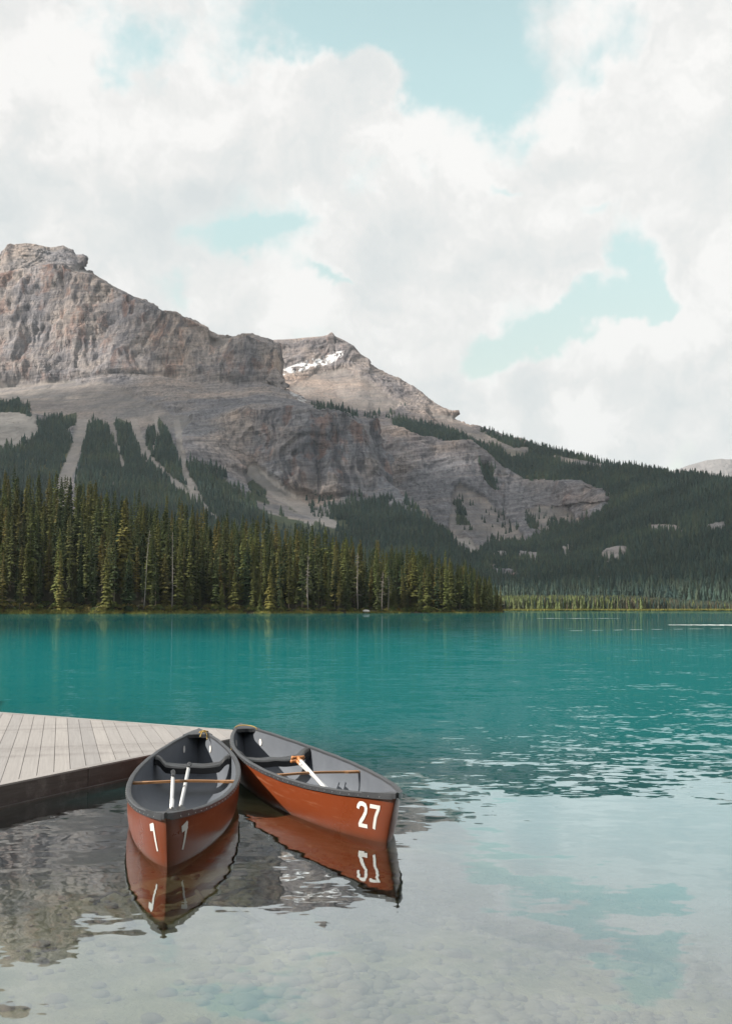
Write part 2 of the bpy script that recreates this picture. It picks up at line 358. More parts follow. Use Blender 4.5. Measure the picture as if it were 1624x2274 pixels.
SCREE1 = [[(-310, 862), (0, 862), (110, 850), (160, 846), (260, 858), (300, 880), (350, 905), (430, 930), (400, 960), (330, 950), (240, 950), (180, 935), (100, 930), (40, 900), (-310, 930)],
          [(530, 1035), (560, 1045), (600, 1075), (660, 1105), (720, 1125), (760, 1150), (790, 1200), (600, 1200), (560, 1110)],
          [(172, 592), (196, 606), (222, 624), (150, 606)], [(462, 760), (520, 746), (575, 756), (520, 762), (480, 778)],
          [(905, 1126), (960, 1152), (1040, 1222), (1085, 1268), (1060, 1256), (960, 1166)], [(350, 690), (400, 700), (420, 714), (380, 702)]]
STREAK1 = [[(186, 930, 16), (172, 985, 13), (160, 1020, 15), (142, 1070, 15), (130, 1110, 14)], [(298, 935, 9), (305, 975, 11), (330, 1015, 9), (380, 1065, 7), (440, 1115, 7), (480, 1150, 6)],
           [(392, 935, 8), (398, 990, 7), (408, 1040, 7), (418, 1070, 10), (446, 1112, 6), (470, 1140, 5)], [(250, 955, 6), (262, 995, 5), (275, 1040, 3)],
           [(345, 925, 4), (350, 970, 4), (340, 1000, 3)], [(560, 1045, 14), (620, 1095, 16), (680, 1135, 12), (740, 1165, 10)]]
def fields1(PX, RY, P, Nn):
    fo = np.zeros(PX.shape)
    for k, pg in enumerate(FOREST1): fo = np.maximum(fo, soft(PX, RY, pg, 7., k * 3.1))
    st = np.zeros(PX.shape)
    for k, s in enumerate(STREAK1): st = np.maximum(st, strip(PX, RY, s, k * 2.3))
    sc_ = st.copy()
    for k, pg in enumerate(SCREE1): sc_ = np.maximum(sc_, soft(PX, RY, pg, 8., 40 + k * 1.7))
    pale = soft(PX, RY, [(-310, 930), (-30, 925), (40, 916), (80, 935), (92, 965), (70, 985), (40, 998), (-310, 1010)], 8., 60.)
    pale = np.maximum(pale * .85, st * (RY > 930) * .45)
    fo = np.clip(fo - st - (pale > .5), 0, 1)
    gaps = fbm(np.stack([PX / 24., RY / 16., np.full(PX.shape, 8.8)], -1), 4, .6)
    fo *= np.where((gaps > .34) & (RY < 1080), .25, 1.)
    sp = np.zeros(PX.shape)
    for k, pg in enumerate(SPARSE1): sp = np.maximum(sp, soft(PX, RY, pg, 5., 80 + k))
    grass = np.maximum(soft(PX, RY, [(60, 1010), (150, 1000), (160, 1030), (130, 1080), (40, 1060)], 12., 70.), soft(PX, RY, [(172, 1050), (200, 1010), (240, 1040), (230, 1090), (165, 1090)], 10., 71.)) * .7
    cliff = sstep(Nn[..., 2], .80, .45) * (1 - np.clip(fo + sc_, 0, 1))
    snow = soft(PX, RY, [(640, 872), (680, 893), (672, 900), (640, 884)], 4., 90.) * .4
    return dict(forest=fo, scree=np.clip(sc_, 0, 1), pale=pale, sparse=sp, grass=grass * (1 - st), cliff=cliff, snow=snow)
def disp_rock(kv, seed, amp=1.):
    def f(P, Nn, fl, RY):
        rock = np.clip(1 - fl['forest'] - fl['scree'], 0, 1) ; c = fl['cliff']
        for _ in range(4):
            rock[1:-1, 1:-1] = (rock[:-2, 1:-1] + rock[2:, 1:-1] + rock[1:-1, :-2] + rock[1:-1, 2:]) / 4
        Q = P + seed * 100
        w = np.stack([fbm(Q / 170. + 5, 3), fbm(Q / 170. + 9, 3), fbm(Q / 170. + 13, 3)], -1) * 45
        G = (Q + w) * np.array([1 / 125., 1 / 125., 1 / kv])
        plate = lambda n_, k_: (np.floor(n_ * k_) + sstep(n_ * k_ - np.floor(n_ * k_), .62, 1.)) / k_
        gul = plate(fbm(G, 3, .5, ridged=True), 5.)                       # buttresses and gullies
        G2 = (Q + w * .4) * np.array([1 / 36., 1 / 36., 1 / (kv * .5)])
        gul2 = plate(fbm(G2, 3, .5, ridged=True), 4.) * .5 + plate(fbm(G2 * .6 + 3., 3, .5), 4.) * .7
        zz = P[..., 2] - .10 * P[..., 0] + .04 * P[..., 1] + w[..., 0] * .5
        t = zz / 34. ; ti = np.floor(t); tf = t - ti
        ledge = (tf - sstep(tf, .25, .9)) * (0.6 + perlin(np.stack([ti * .37, P[..., 0] / 190., P[..., 1] / 190.], -1)) * 1.5)
        t = zz / 11.; ti = np.floor(t); tf = t - ti
        ledge2 = (tf - sstep(tf, .2, .9)) * (0.6 + perlin(np.stack([ti * .61, P[..., 0] / 90., P[..., 1] / 90.], -1)) * 2.)
        fine = plate(fbm((Q + w * .3) * np.array([1 / 15., 1 / 15., 1 / 70.]), 3, .6), 3.) * 1.4 * c + fbm(np.stack([Q[..., 0] / 70., Q[..., 1] / 70., zz / 7.], -1), 3, .6) * (1.1 - .5 * c)
        a = amp * rock
        gul0 = fbm(G * np.array([.42, .42, .35]) + 7.7, 2, .5, ridged=True)
        out = a * ((gul0 - .4) * (14 + 44 * c) + (gul - .35) * (26 + 26 * c) + (gul2 - .3) * (3 + 7 * c) + ledge * 15 + ledge2 * 7 + fine * 1.8)
        out += (1 - rock) * (fbm(Q / 120., 4) * 10 + fine * 1.2)
        edge = np.minimum(1, np.arange(len(P))[::-1] / 8.)[:, None] * .8 + .2
        return Nn * (out * edge)[..., None] * np.array([.8, 1., .55])
    return f
mt1, P1, F1, X1, Y1 = terrain('mountain', -300, 1120, 860, L1, [30, 60, 70, 60, 40, 150, 22], rock_left, 'structure', fields1, disp_rock(760., 0.))

# ------------------------------------------------------------------ mountain behind, with the long wooded shoulder to the right
RIDGE2 = [(520, 790), (560, 770), (592, 760), (606, 755), (640, 753), (690, 750), (716, 747), (728, 744), (736, 738), (743, 746), (760, 754), (782, 767), (798, 785), (812, 794), (818, 806), (840, 820),
          (868, 834), (900, 848), (930, 868), (955, 892), (985, 908), (1003, 917), (1006, 928), (1040, 944), (1075, 954), (1120, 968), (1170, 984), (1240, 1004), (1330, 1026), (1400, 1042),
          (1480, 1053), (1560, 1063), (1640, 1070), (1760, 1085), (1960, 1110)]
L2 = [
 ([(520, 1356.5), (1960, 1356.5)], [(520, 800), (1960, 800)]),
 ([(520, 1346), (1960, 1345)], [(520, 980), (1960, 960)]),
 ([(520, 1300), (1000, 1300), (1300, 1290), (1960, 1285)], [(520, 1400), (1200, 1350), (1624, 1160), (1960, 1120)]),
 ([(520, 1180), (850, 1192), (1000, 1200), (1150, 1205), (1250, 1186), (1300, 1168), (1352, 1135), (1400, 1130), (1624, 1160), (1960, 1190)], [(520, 2400), (1150, 2350), (1300, 2280), (1400, 2050), (1624, 1600), (1960, 1480)]),
 ([(520, 1085), (850, 1098), (980, 1082), (1055, 1103), (1117, 1137), (1195, 1127), (1265, 1134), (1352, 1120), (1400, 1108), (1500, 1112), (1624, 1125), (1960, 1155)], [(520, 2600), (1117, 2560), (1265, 2480), (1352, 2280), (1400, 2180), (1624, 1740), (1960, 1600)]),
 ([(520, 930), (805, 948), (895, 950), (965, 981), (1027, 977), (1088, 1018), (1129, 1058), (1160, 1067), (1251, 1070), (1300, 1085), (1353, 1098), (1400, 1092), (1500, 1098), (1624, 1110), (1960, 1140)],
  [(520, 2760), (805, 2760), (965, 2740), (1088, 2690), (1160, 2640), (1300, 2500), (1353, 2330), (1400, 2230), (1624, 1790), (1960, 1640)]),
 ([(520, 900), (690, 902), (805, 920), (870, 926), (965, 950), (1027, 958), (1088, 980), (1160, 1004), (1250, 1034), (1353, 1058), (1450, 1068), (1624, 1086), (1960, 1124)],
  [(520, 3150), (1027, 3080), (1160, 2900), (1353, 2520), (1624, 1880), (1960, 1740)]),
 ([(520, 830), (640, 830), (740, 832), (800, 828), (850, 850), (900, 872), (960, 908), (1000, 930), (1040, 950), (1088, 964), (1160, 986), (1250, 1012), (1353, 1038), (1450, 1054), (1624, 1074), (1960, 1115)],
  [(520, 3400), (740, 3400), (900, 3330), (1027, 3150), (1160, 2960), (1353, 2580), (1624, 1950), (1960, 1800)]),
 (RIDGE2, [(520, 3560), (740, 3540), (900, 3400), (1027, 3200), (1160, 3010), (1353, 2640), (1624, 2000), (1960, 1850)]),
]
FOREST2 = [
 [(1060, 958), (1110, 968), (1180, 990), (1300, 1018), (1480, 1050), (1970, 1095), (1970, 1360), (1115, 1360), (1040, 1360), (1100, 1290), (1180, 1220), (1190, 1200), (1290, 1172), (1335, 1140), (1362, 1112),
  (1352, 1094), (1310, 1082), (1290, 1068), (1250, 1066), (1170, 1064), (1130, 1050), (1090, 1015), (1040, 978), (980, 978), (930, 968), (870, 944), (872, 934), (960, 948), (1010, 962), (1060, 985), (1120, 1005), (1130, 995), (1095, 975)],
 [(940, 1250), (1000, 1270), (1060, 1245), (1080, 1210), (1165, 1205), (1190, 1200), (1180, 1225), (1120, 1300), (1115, 1360), (520, 1360), (520, 1300)],
 [(1060, 1035), (1082, 1030), (1100, 1075), (1096, 1092), (1080, 1080)], [(1010, 1105), (1022, 1108), (1030, 1150), (1045, 1168), (1012, 1160)],
 [(1170, 1140), (1185, 1150), (1200, 1185), (1175, 1175)], [(1225, 1165), (1250, 1160), (1290, 1172), (1210, 1190)]]
SPARSE2 = [[(810, 922), (860, 918), (900, 924), (860, 932), (800, 930)], [(840, 906), (880, 900), (905, 906), (870, 914)], [(1060, 1230), (1140, 1240), (1180, 1280), (1130, 1330), (1060, 1330)],
           [(1060, 1120), (1110, 1140), (1160, 1180), (1120, 1190)], [(1185, 1130), (1230, 1150), (1270, 1180), (1220, 1190)]]
SCREE2 = [[(1005, 1090), (1018, 1080), (1030, 1085), (1075, 1110), (1120, 1145), (1168, 1200), (1090, 1206), (1050, 1200), (1030, 1180), (1012, 1195), (990, 1190), (1000, 1130)],
          [(1165, 1135), (1200, 1122), (1235, 1130), (1268, 1140), (1290, 1170), (1240, 1185), (1200, 1180)], [(960, 1170), (1010, 1185), (1060, 1215), (1080, 1235), (1060, 1245), (1010, 1222)],
          [(640, 862), (690, 834), (760, 815), (800, 834), (850, 866), (890, 896), (880, 915), (800, 912), (690, 890)], [(940, 915), (1003, 925), (1060, 958), (1130, 990), (1150, 1000), (1060, 978), (980, 950)],
          [(1112, 992), (1170, 995), (1180, 1010), (1130, 1012)], [(1225, 1012), (1340, 1030), (1352, 1036), (1250, 1030)], [(1085, 1010), (1110, 1030), (1122, 1060), (1108, 1062), (1096, 1035)]]
ROCKS2 = [[(1245, 1218), (1292, 1212), (1270, 1232), (1252, 1246)], [(1332, 1232), (1360, 1218), (1396, 1222), (1380, 1240), (1345, 1258)], [(1150, 1228), (1200, 1232), (1195, 1250), (1150, 1246)], [(1088, 1230), (1120, 1226), (1130, 1242), (1095, 1244)],
          [(1420, 1175), (1490, 1168), (1520, 1182), (1450, 1190)], [(1570, 1175), (1610, 1160), (1615, 1180), (1580, 1192)], [(1050, 1218), (1086, 1216), (1090, 1226), (1055, 1228)], [(1290, 1290), (1340, 1280), (1330, 1300)], [(1105, 1275), (1150, 1270), (1160, 1295), (1120, 1300)],
          [(1300, 1190), (1340, 1184), (1345, 1192), (1305, 1198)]]
def fields2(PX, RY, P, Nn):
    fo = np.zeros(PX.shape)
    for k, pg in enumerate(FOREST2): fo = np.maximum(fo, soft(PX, RY, pg, 6., 100 + k * 3.1))
    sc_ = np.zeros(PX.shape)
    for k, pg in enumerate(SCREE2): sc_ = np.maximum(sc_, soft(PX, RY, pg, 5., 120 + k * 1.7))
    ro = np.zeros(PX.shape)
    for k, pg in enumerate(ROCKS2): ro = np.maximum(ro, soft(PX, RY, pg, 7., 150 + k * 1.7))
    ch = strip(PX, RY, [(1005, 1150, 5), (1000, 1185, 6), (1040, 1205, 6), (1052, 1222, 5), (1036, 1240, 6), (1022, 1252, 5), (1020, 1300, 4)], 3.3)
    fo = np.clip(fo - ro - ch, 0, 1); fo *= 1 - sc_ * (RY < 1040)
    sc_ = np.clip(np.maximum(sc_, ch), 0, 1) * (1 - fo)
    pale = np.maximum(ch * (RY > 1195) * .9, ro * .30)
    sp = np.zeros(PX.shape)
    for k, pg in enumerate(SPARSE2): sp = np.maximum(sp, soft(PX, RY, pg, 6., 180 + k))
    grass = soft(PX, RY, [(1090, 985), (1180, 1010), (1300, 1045), (1330, 1075), (1250, 1066), (1160, 1058), (1110, 1030)], 6., 200.) * .25
    snow = np.maximum(strip(PX, RY, [(622, 832, 6), (660, 820, 9), (705, 808, 9), (756, 792, 8)], 7.7, 7.), 0)
    cliff = sstep(Nn[..., 2], .80, .45) * (1 - np.clip(fo + sc_, 0, 1))
    return dict(forest=fo, scree=sc_, pale=pale, sparse=sp, grass=grass, cliff=cliff, snow=snow)
mt2, P2, F2, X2, Y2 = terrain('mountain', 520, 1960, 860, L2, [14, 30, 70, 46, 80, 30, 50, 50], rock_back, 'structure', fields2, disp_rock(420., 7., .85), back=(900, 420))

# ------------------------------------------------------------------ far hill and the pale top behind the saddle
far_m, N, p = material('far_rock', (.42, .40, .42), .95, .1)
P_ = N.node('ShaderNodeNewGeometry').outputs['Position']
N.put(p.inputs['Base Color'], N.ramp(N.noise(P_, .004, 6., .6), [(.3, (.17, .158, .165)), (.6, (.23, .215, .215)), (.75, (.29, .275, .27))]))
bump(N, p, N.noise(P_, .01, 5., .6), 60., .8)
def far_hill(x0, x1, ridge, D, name):
    px = np.linspace(x0, x1, 140); ry = pl(px, ridge) + fbm(np.stack([px / 30., px * 0, px * 0 + D], -1), 4) * 1.6
    t = np.linspace(0, 1, 50)[:, None]
    Yb = np.maximum(ry, 1040 if D < 6000 else ry) + (130 if D > 6000 else 60)
    RY = Yb + (ry - Yb) * t; RD = D - 1500 * (1 - t) * np.ones_like(px)
    P = at(np.broadcast_to(px, RY.shape), RY, RD); P[..., 1] += fbm(P / 400., 5, .55, True) * 110 * (1 - t ** 6)
    B = np.stack([P[-1] + np.array([0, 1200 * q, -500 * q]) for q in (.2, .5, 1.)])
    A = np.concatenate([P, B]); i = np.arange(A.shape[0] * 140).reshape(-1, 140)
    o = mesh(name, A.reshape(-1, 3), np.stack([i[:-1, :-1], i[:-1, 1:], i[1:, 1:], i[1:, :-1]], -1).reshape(-1, 4), far_m, smooth=True)
    tag(o, kind='structure')
far_hill(1420, 2000, [(1420, 1070), (1480, 1050), (1530, 1032), (1565, 1022), (1600, 1018), (1624, 1020), (1700, 1035), (1800, 1028), (2000, 1080)], 9500., 'hill')
far_hill(400, 560, [(400, 790), (440, 745), (456, 733), (474, 736), (490, 746), (520, 775), (560, 800)], 4600., 'hill')

# ------------------------------------------------------------------ lake bed, ground, water
bed_m, N, p = material('lake_bed', rough=.95, spec=.1)
P_ = N.node('ShaderNodeNewGeometry').outputs['Position']
v = N.node('ShaderNodeTexVoronoi', feature='F1'); N.put(v.inputs['Vector'], N.v('ADD', P_, N.v('SCALE', N.noise(P_, 3., 3., .5, out='Color'), scale=.15))); v.inputs['Scale'].default_value = 6.5
cob = N.mix(N.sep(v.outputs['Color'])[0], (.22, .205, .125), (.42, .385, .265))
silt = N.ramp(N.noise(P_, .9, 6., .65), [(.3, (.15, .15, .068)), (.5, (.34, .315, .18)), (.7, (.52, .47, .30))])
bc = N.mix(N.m('MULTIPLY', N.ss(N.noise(P_, .5, 3., .5), .4, .62), .6), silt, cob)
N.put(p.inputs['Base Color'], bc); bump(N, p, N.noise(P_, 5., 6., .7), .08)
def bed_z(x, y):
    r = y + 1.25 * np.clip(x - .2, 0, 5) * sstep(y, 2., 13.) + .34 * np.clip(x, -4, 0) - 1.5
    return -(.45 + .35 * sstep(r, 3.5, 12.) + .8 * sstep(r, 10., 22.) + 3.0 * sstep(r, 20., 45.) +   .20 * sstep(x + .22 * (y - 5.), .1, 2.4) * sstep(y, 2., 5.))
gx = np.concatenate([np.linspace(-60, -8, 30), np.linspace(-7.6, 7.6, 150), np.linspace(8, 60, 30)])
gy = np.concatenate([np.linspace(-30, 2, 20), np.linspace(2.2, 22, 180), np.linspace(23, 70, 30)])
GX, GY = np.meshgrid(gx, gy); Z = bed_z(GX, GY) + fbm(np.stack([GX / 2.2, GY / 2.2, GX * 0], -1), 5, .55) * .10
i = np.arange(GX.size).reshape(GX.shape); quad = lambda i: np.stack([i[:-1, :-1], i[:-1, 1:], i[1:, 1:], i[1:, :-1]], -1).reshape(-1, 4)
bed = tag(mesh('lake_bed', np.stack([GX, GY, Z], -1).reshape(-1, 3), quad(i), bed_m, smooth=True), kind='structure')
gm, N, p = material('valley_floor', rough=.95, spec=.1); P_ = N.node('ShaderNodeNewGeometry').outputs['Position']
N.put(p.inputs['Base Color'], N.ramp(N.noise(P_, .02, 6., .6), [(.35, (.05, .055, .03)), (.65, (.12, .11, .06))]))
tag(mesh('ground', [(-14000, -9000, -9.5), (14000, -9000, -9.5), (14000, 16000, -9.5), (-14000, 16000, -9.5)], [(0, 1, 2, 3)], gm), kind='structure')
# shores left, right and behind the picture, so that the lake has banks
wx = np.concatenate([-np.geomspace(5, 3000, 60)[::-1], np.geomspace(5, 3000, 60)]); wy = np.concatenate([-np.geomspace(3, 900, 24)[::-1], np.linspace(0, 60, 90), np.geomspace(61, 830, 90)])
GX, GY = np.meshgrid(wx, wy); i = np.arange(GX.size).reshape(GX.shape)
wm = bpy.data.materials.new('lake_water'); wm.use_nodes = True; N = NT(wm.node_tree); N.n.clear()
P_ = N.node('ShaderNodeNewGeometry').outputs['Position']; X_, Y_, _ = N.sep(P_)[0:3]
dist = N.v('LENGTH', P_)
Q = N.v('MULTIPLY', P_, (.62, 1.0, 1.0))
calm = N.ss(N.noise(N.v('MULTIPLY', P_, (.05, .12, 1.)), 1., 3., .5), .35, .65)
right = N.ss(X_, -.5, 5.)
nD = N.v('SUBTRACT', N.noise(Q, 13., 1., .5, out='Color'), (.5, .5, .5))
nA = N.v('SUBTRACT', N.noise(Q, 1.5, 1., .4, .3, out='Color'), (.5, .5, .5))
nB = N.v('SUBTRACT', N.noise(Q, 5.5, 2., .5, .2, out='Color'), (.5, .5, .5))
nC = N.v('SUBTRACT', N.noise(Q, .22, 2., .5, out='Color'), (.5, .5, .5))
far1 = N.ss(dist, 9., 45.)
kA = N.m('ADD', N.m('MULTIPLY_ADD', far1, .045, .042), N.m('MULTIPLY', right, .012))
kB = N.m('MULTIPLY', N.m('MULTIPLY_ADD', far1, .06, N.m('MULTIPLY_ADD', N.ss(dist, 8., 13.), .035, .050)), N.m('MULTIPLY_ADD', calm, .7, .4))
kC = N.m('MULTIPLY_ADD', far1, .02, .012)
n3 = N.v('ADD', N.v('SCALE', nD, scale=N.m('MULTIPLY_ADD', N.ss(dist, 8., 14.), .068, .012)), N.v('ADD', N.v('SCALE', nA, scale=kA), N.v('ADD', N.v('SCALE', nB, scale=kB), N.v('SCALE', nC, scale=kC))))
n3 = N.v('NORMALIZE', N.v('ADD', N.v('MULTIPLY', n3, N.comb(N.m('MULTIPLY_ADD', far1, -.65, 1.), 1.15, 0.)), (0, 0, 1.)))
fr = N.node('ShaderNodeFresnel'); fr.inputs[0].default_value = 1.45; N.l.new(n3, fr.inputs['Normal'])
gl = N.node('ShaderNodeBsdfGlossy'); gl.inputs['Roughness'].default_value = .015; gl.inputs['Color'].default_value = (.90, .97, 1., 1); N.l.new(n3, gl.inputs['Normal'])
tr = N.node('ShaderNodeBsdfTransparent'); tr.inputs['Color'].default_value = (.91, .955, .91, 1)
df = N.node('ShaderNodeBsdfDiffuse')
tn = N.noise(N.v('MULTIPLY', P_, (.012, .03, 1.)), 1., 3., .5)
N.put(df.inputs['Color'], N.mix(tn, (.004, .122, .132), (.011, .176, .180)))
mb = N.node('ShaderNodeMixShader'); N.put(mb.inputs[0], N.attr('murk')); N.l.new(tr.outputs[0], mb.inputs[1]); N.l.new(df.outputs[0], mb.inputs[2])
mw = N.node('ShaderNodeMixShader'); N.put(mw.inputs[0], N.m('MINIMUM', N.m('POWER', fr.outputs[0], .52), N.m('MULTIPLY_ADD', N.ss(dist, 28., 120.), .40, N.m('MULTIPLY_ADD', N.ss(dist, 8.5, 18.), -.36, .80)))); N.l.new(mb.outputs[0], mw.inputs[1]); N.l.new(gl.outputs[0], mw.inputs[2])
N.l.new(mw.outputs[0], N.node('ShaderNodeOutputMaterial').inputs[0])

# ------------------------------------------------------------------ wooded point: its ground
def shore_D(px): return np.interp(px, [-330, 0, 600, 1000, 1080, 1116], [345, 350, 385, 435, 452, 462]) + 4.5 * np.sin(np.asarray(px) * .017) + 2.6 * np.sin(np.asarray(px) * .071 + 1.) + 1.2 * np.sin(np.asarray(px) * .19)
def back_D(px): return np.interp(px, [-330, 0, 600, 900, 1050, 1116], [800, 780, 740, 660, 560, 463])
def rise(px): return np.interp(px, [-330, 0, 150, 300, 480, 650, 800, 900, 1000, 1116], [50, 43, 38, 30, 22, 15, 9, 6, 3, .6])
def point_z(px, D):
    t = np.clip((D - shore_D(px)) / 150., 0, 3)
    return .05 + .8 * sstep(D - shore_D(px), 0, 5) + rise(px) * np.where(t < 1, t ** .9, 1 + (t - 1) * .35)
px = np.linspace(-330, 1115.5, 200); t = np.linspace(0, 1, 60)[:, None] ** 2
Dg = shore_D(px) + (back_D(px) - shore_D(px)) * t; PXg = np.broadcast_to(px, Dg.shape)
Zg = point_z(PXg, Dg); Zg[0] = -1.5
Xg = (PXg - CX) / F * Dg * 1.004
i = np.arange(Dg.size).reshape(Dg.shape)
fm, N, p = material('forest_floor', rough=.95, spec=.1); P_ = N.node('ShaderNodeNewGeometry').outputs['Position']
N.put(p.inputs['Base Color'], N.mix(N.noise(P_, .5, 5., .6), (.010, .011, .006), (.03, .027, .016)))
tag(mesh('ground', np.stack([Xg, Dg, Zg], -1).reshape(-1, 3), quad(i), fm, smooth=True), kind='structure')

# ------------------------------------------------------------------ conifers
def leaf_material(name, stops, wide=False):
    m, N, p = material(name, rough=.8, spec=.15)
    oi = N.node('ShaderNodeObjectInfo').outputs['Random']
    P = N.node('ShaderNodeTexCoord').outputs['Object']
    c = N.ramp(oi, stops)
    nz = N.noise(P, 1.6, 3., .6)
    c = N.mix(1., c, N.ramp(nz, [(.3, (.62, .62, .6)), (.5, (1, 1, 1)), (.72, (1.5, 1.42, 1.2))]), 'MULTIPLY')
    if wide:
        W_ = N.node('ShaderNodeNewGeometry').outputs['Position']
        c = N.mix(1., c, N.ramp(N.noise(W_, .008, 5., .6), [(.32, (.55, .62, .62)), (.5, (1, 1, 1)), (.68, (1.75, 1.5, 1.15))]), 'MULTIPLY')
    N.put(p.inputs['Base Color'], c)
    return m
spruce_leaf = leaf_material('spruce_needles', [(0., (.016, .030, .013)), (.30, (.034, .046, .016)), (.48, (.084, .087, .024)), (.60, (.030, .044, .016)), (.74, (.105, .088, .026)), (.86, (.042, .058, .018)), (1., (.085, .098, .028))])
pale_leaf = leaf_material('pale_needles', [(0., (.10, .094, .026)), (1., (.115, .108, .03))])
far_leaf = leaf_material('far_needles', [(0., (.025, .050, .048)), (.4, (.034, .062, .055)), (.75, (.046, .068, .052)), (1., (.036, .052, .043))], True)
lime_leaf = leaf_material('young_needles', [(0., (.080, .105, .042)), (.5, (.112, .138, .050)), (1., (.072, .080, .038))])
bark_m, N, p = material('bark', rough=.9, spec=.1); P_ = N.node('ShaderNodeTexCoord').outputs['Object']
N.put(p.inputs['Base Color'], N.mix(N.noise(N.v('MULTIPLY', P_, (6, 6, 1)), 1., 4., .6), (.10, .075, .055), (.24, .20, .165)))
dead_m, N, p = material('dead_wood', rough=.85, spec=.15); P_ = N.node('ShaderNodeTexCoord').outputs['Object']
N.put(p.inputs['Base Color'], N.mix(N.noise(N.v('MULTIPLY', P_, (5, 5, .8)), 1., 4., .6), (.13, .11, .098), (.29, .26, .24)))

def crown_mesh(name, H, Rb, low, seed, mat, dense=1.0, ragged=.3):
    r = random.Random(seed); V, Fc = [], []
    z = H * low; ph = r.random() * 6
    side = r.uniform(-.2, .2)
    while z < H - .15:
        q = (z / H - low) / (1 - low)
        prof = (1 - q) ** .72 * (1 - .35 * math.exp(-q * 7)) * (.86 + .14 * math.sin(q * 21 + seed))
        rad = Rb * prof + .10
        nb = max(4, int((5 + 3.4 * (1 - q)) * dense))
        gapw = r.random() < .10
        for k in range(nb):
            if gapw and r.random() < .6: continue
            a = ph + 6.283 * k / nb + r.uniform(-.35, .35)
            L = rad * r.uniform(1 - ragged * 1.4, 1 + ragged) * (1 + side * math.cos(a))
            zz = z + r.uniform(-.15, .15)
            ca, sa = math.cos(a), math.sin(a)
            up = .30 * q - .12; droop = .42 * (1 - q) + .12
            w = .30 * L + .18
            pt = lambda f, o, dz=0.: (ca * L * f - sa * o, sa * L * f + ca * o, zz + L * (up * f - droop * f * f) + dz)
            b = len(V)
            V += [pt(.05, 0), pt(.40, w, -.05 - .10 * L), pt(.48, 0, .06), pt(.40, -w, -.05 - .10 * L), pt(.80, w * .9, -.12 - .10 * L), pt(.84, 0, .02), pt(.80, -w * .9, -.12 - .10 * L), pt(1.06, 0, .03),
                  pt(.60, w * 1.35, -.22 - .12 * L), pt(.60, -w * 1.35, -.22 - .12 * L), pt(.55, 0, -.34 - .10 * L)]
            Fc += [(b, b + 1, b + 2), (b, b + 2, b + 3), (b + 2, b + 8, b + 4, b + 5), (b + 2, b + 5, b + 6, b + 9), (b + 5, b + 4, b + 7), (b + 5, b + 7, b + 6), (b, b + 2, b + 10), (b + 10, b + 2, b + 7)]
        z += (.42 + .032 * H * (1 - q) ** 1.1) / dense; ph += 1.1
    b = len(V); V += [(0, 0, H + .25), (.11, 0, H - .5), (-.06, .1, H - .5), (-.06, -.1, H - .5)]; Fc += [(b, b + 1, b + 2), (b, b + 2, b + 3), (b, b + 3, b + 1)]
    me = bpy.data.meshes.new(name); me.from_pydata(V, [], Fc); me.materials.append(mat); me.update(); return me
def trunk_mesh(name, H, r0, mat, bend=0.):
    m = MB(); n = 9; m.tube([(bend * (k / n) ** 2, .05 * math.sin(k * 1.7), H * k / n - .4 * (k == 0)) for k in range(n + 1)], [r0 * (1 - .93 * k / n) for k in range(n + 1)], 6)
    me = bpy.data.meshes.new(name); me.from_pydata(m.V, [], m.F); me.materials.append(mat); me.update(); return me
VAR = []
for k, (H, Rb, low, dn, rg) in enumerate([(20, 2.2, .05, 1.1, .36), (20, 2.6, .02, 1.1, .38), (20, 1.8, .08, 1.0, .42), (20, 3.0, .03, 1.15, .36), (20, 1.6, .16, 1.0, .48), (20, 2.4, .02, 1.15, .36), (20, 2.0, .28, 1.0, .5), (20, 1.5, .05, 1.0, .4)]):
    VAR.append((crown_mesh('crown', H, Rb, low, 11 + k, spruce_leaf, dn, rg), trunk_mesh('trunk', H * .97, .17, bark_m)))
PALE = (crown_mesh('crown', 20, 3.0, .06, 77, pale_leaf, 1.25, .38), VAR[0][1])
def far_tree_mesh(name, seed, mat, tiers=7, Rb=.14):
    r = random.Random(seed); V, Fc = [], []
    for k in range(tiers):
        q = k / tiers; z0 = .04 + .90 * q; rad = Rb * (1 - q) ** .8 + .012; h = .30 * (1 - q) + .10; n = 9; b = len(V)
        V.append((r.uniform(-.006, .006), 0, min(z0 + h, 1.02)))
        for j in range(n):
            a = 6.283 * j / n + k; f = r.uniform(.55, 1.2); V.append((math.cos(a) * rad * f, math.sin(a) * rad * f, z0 - .05 * f + r.uniform(-.02, .02)))
        Fc += [(b, b + 1 + j, b + 1 + (j + 1) % n) for j in range(n)]
    me = bpy.data.meshes.new(name); me.from_pydata(V, [], Fc); me.materials.append(mat); me.update(); return me

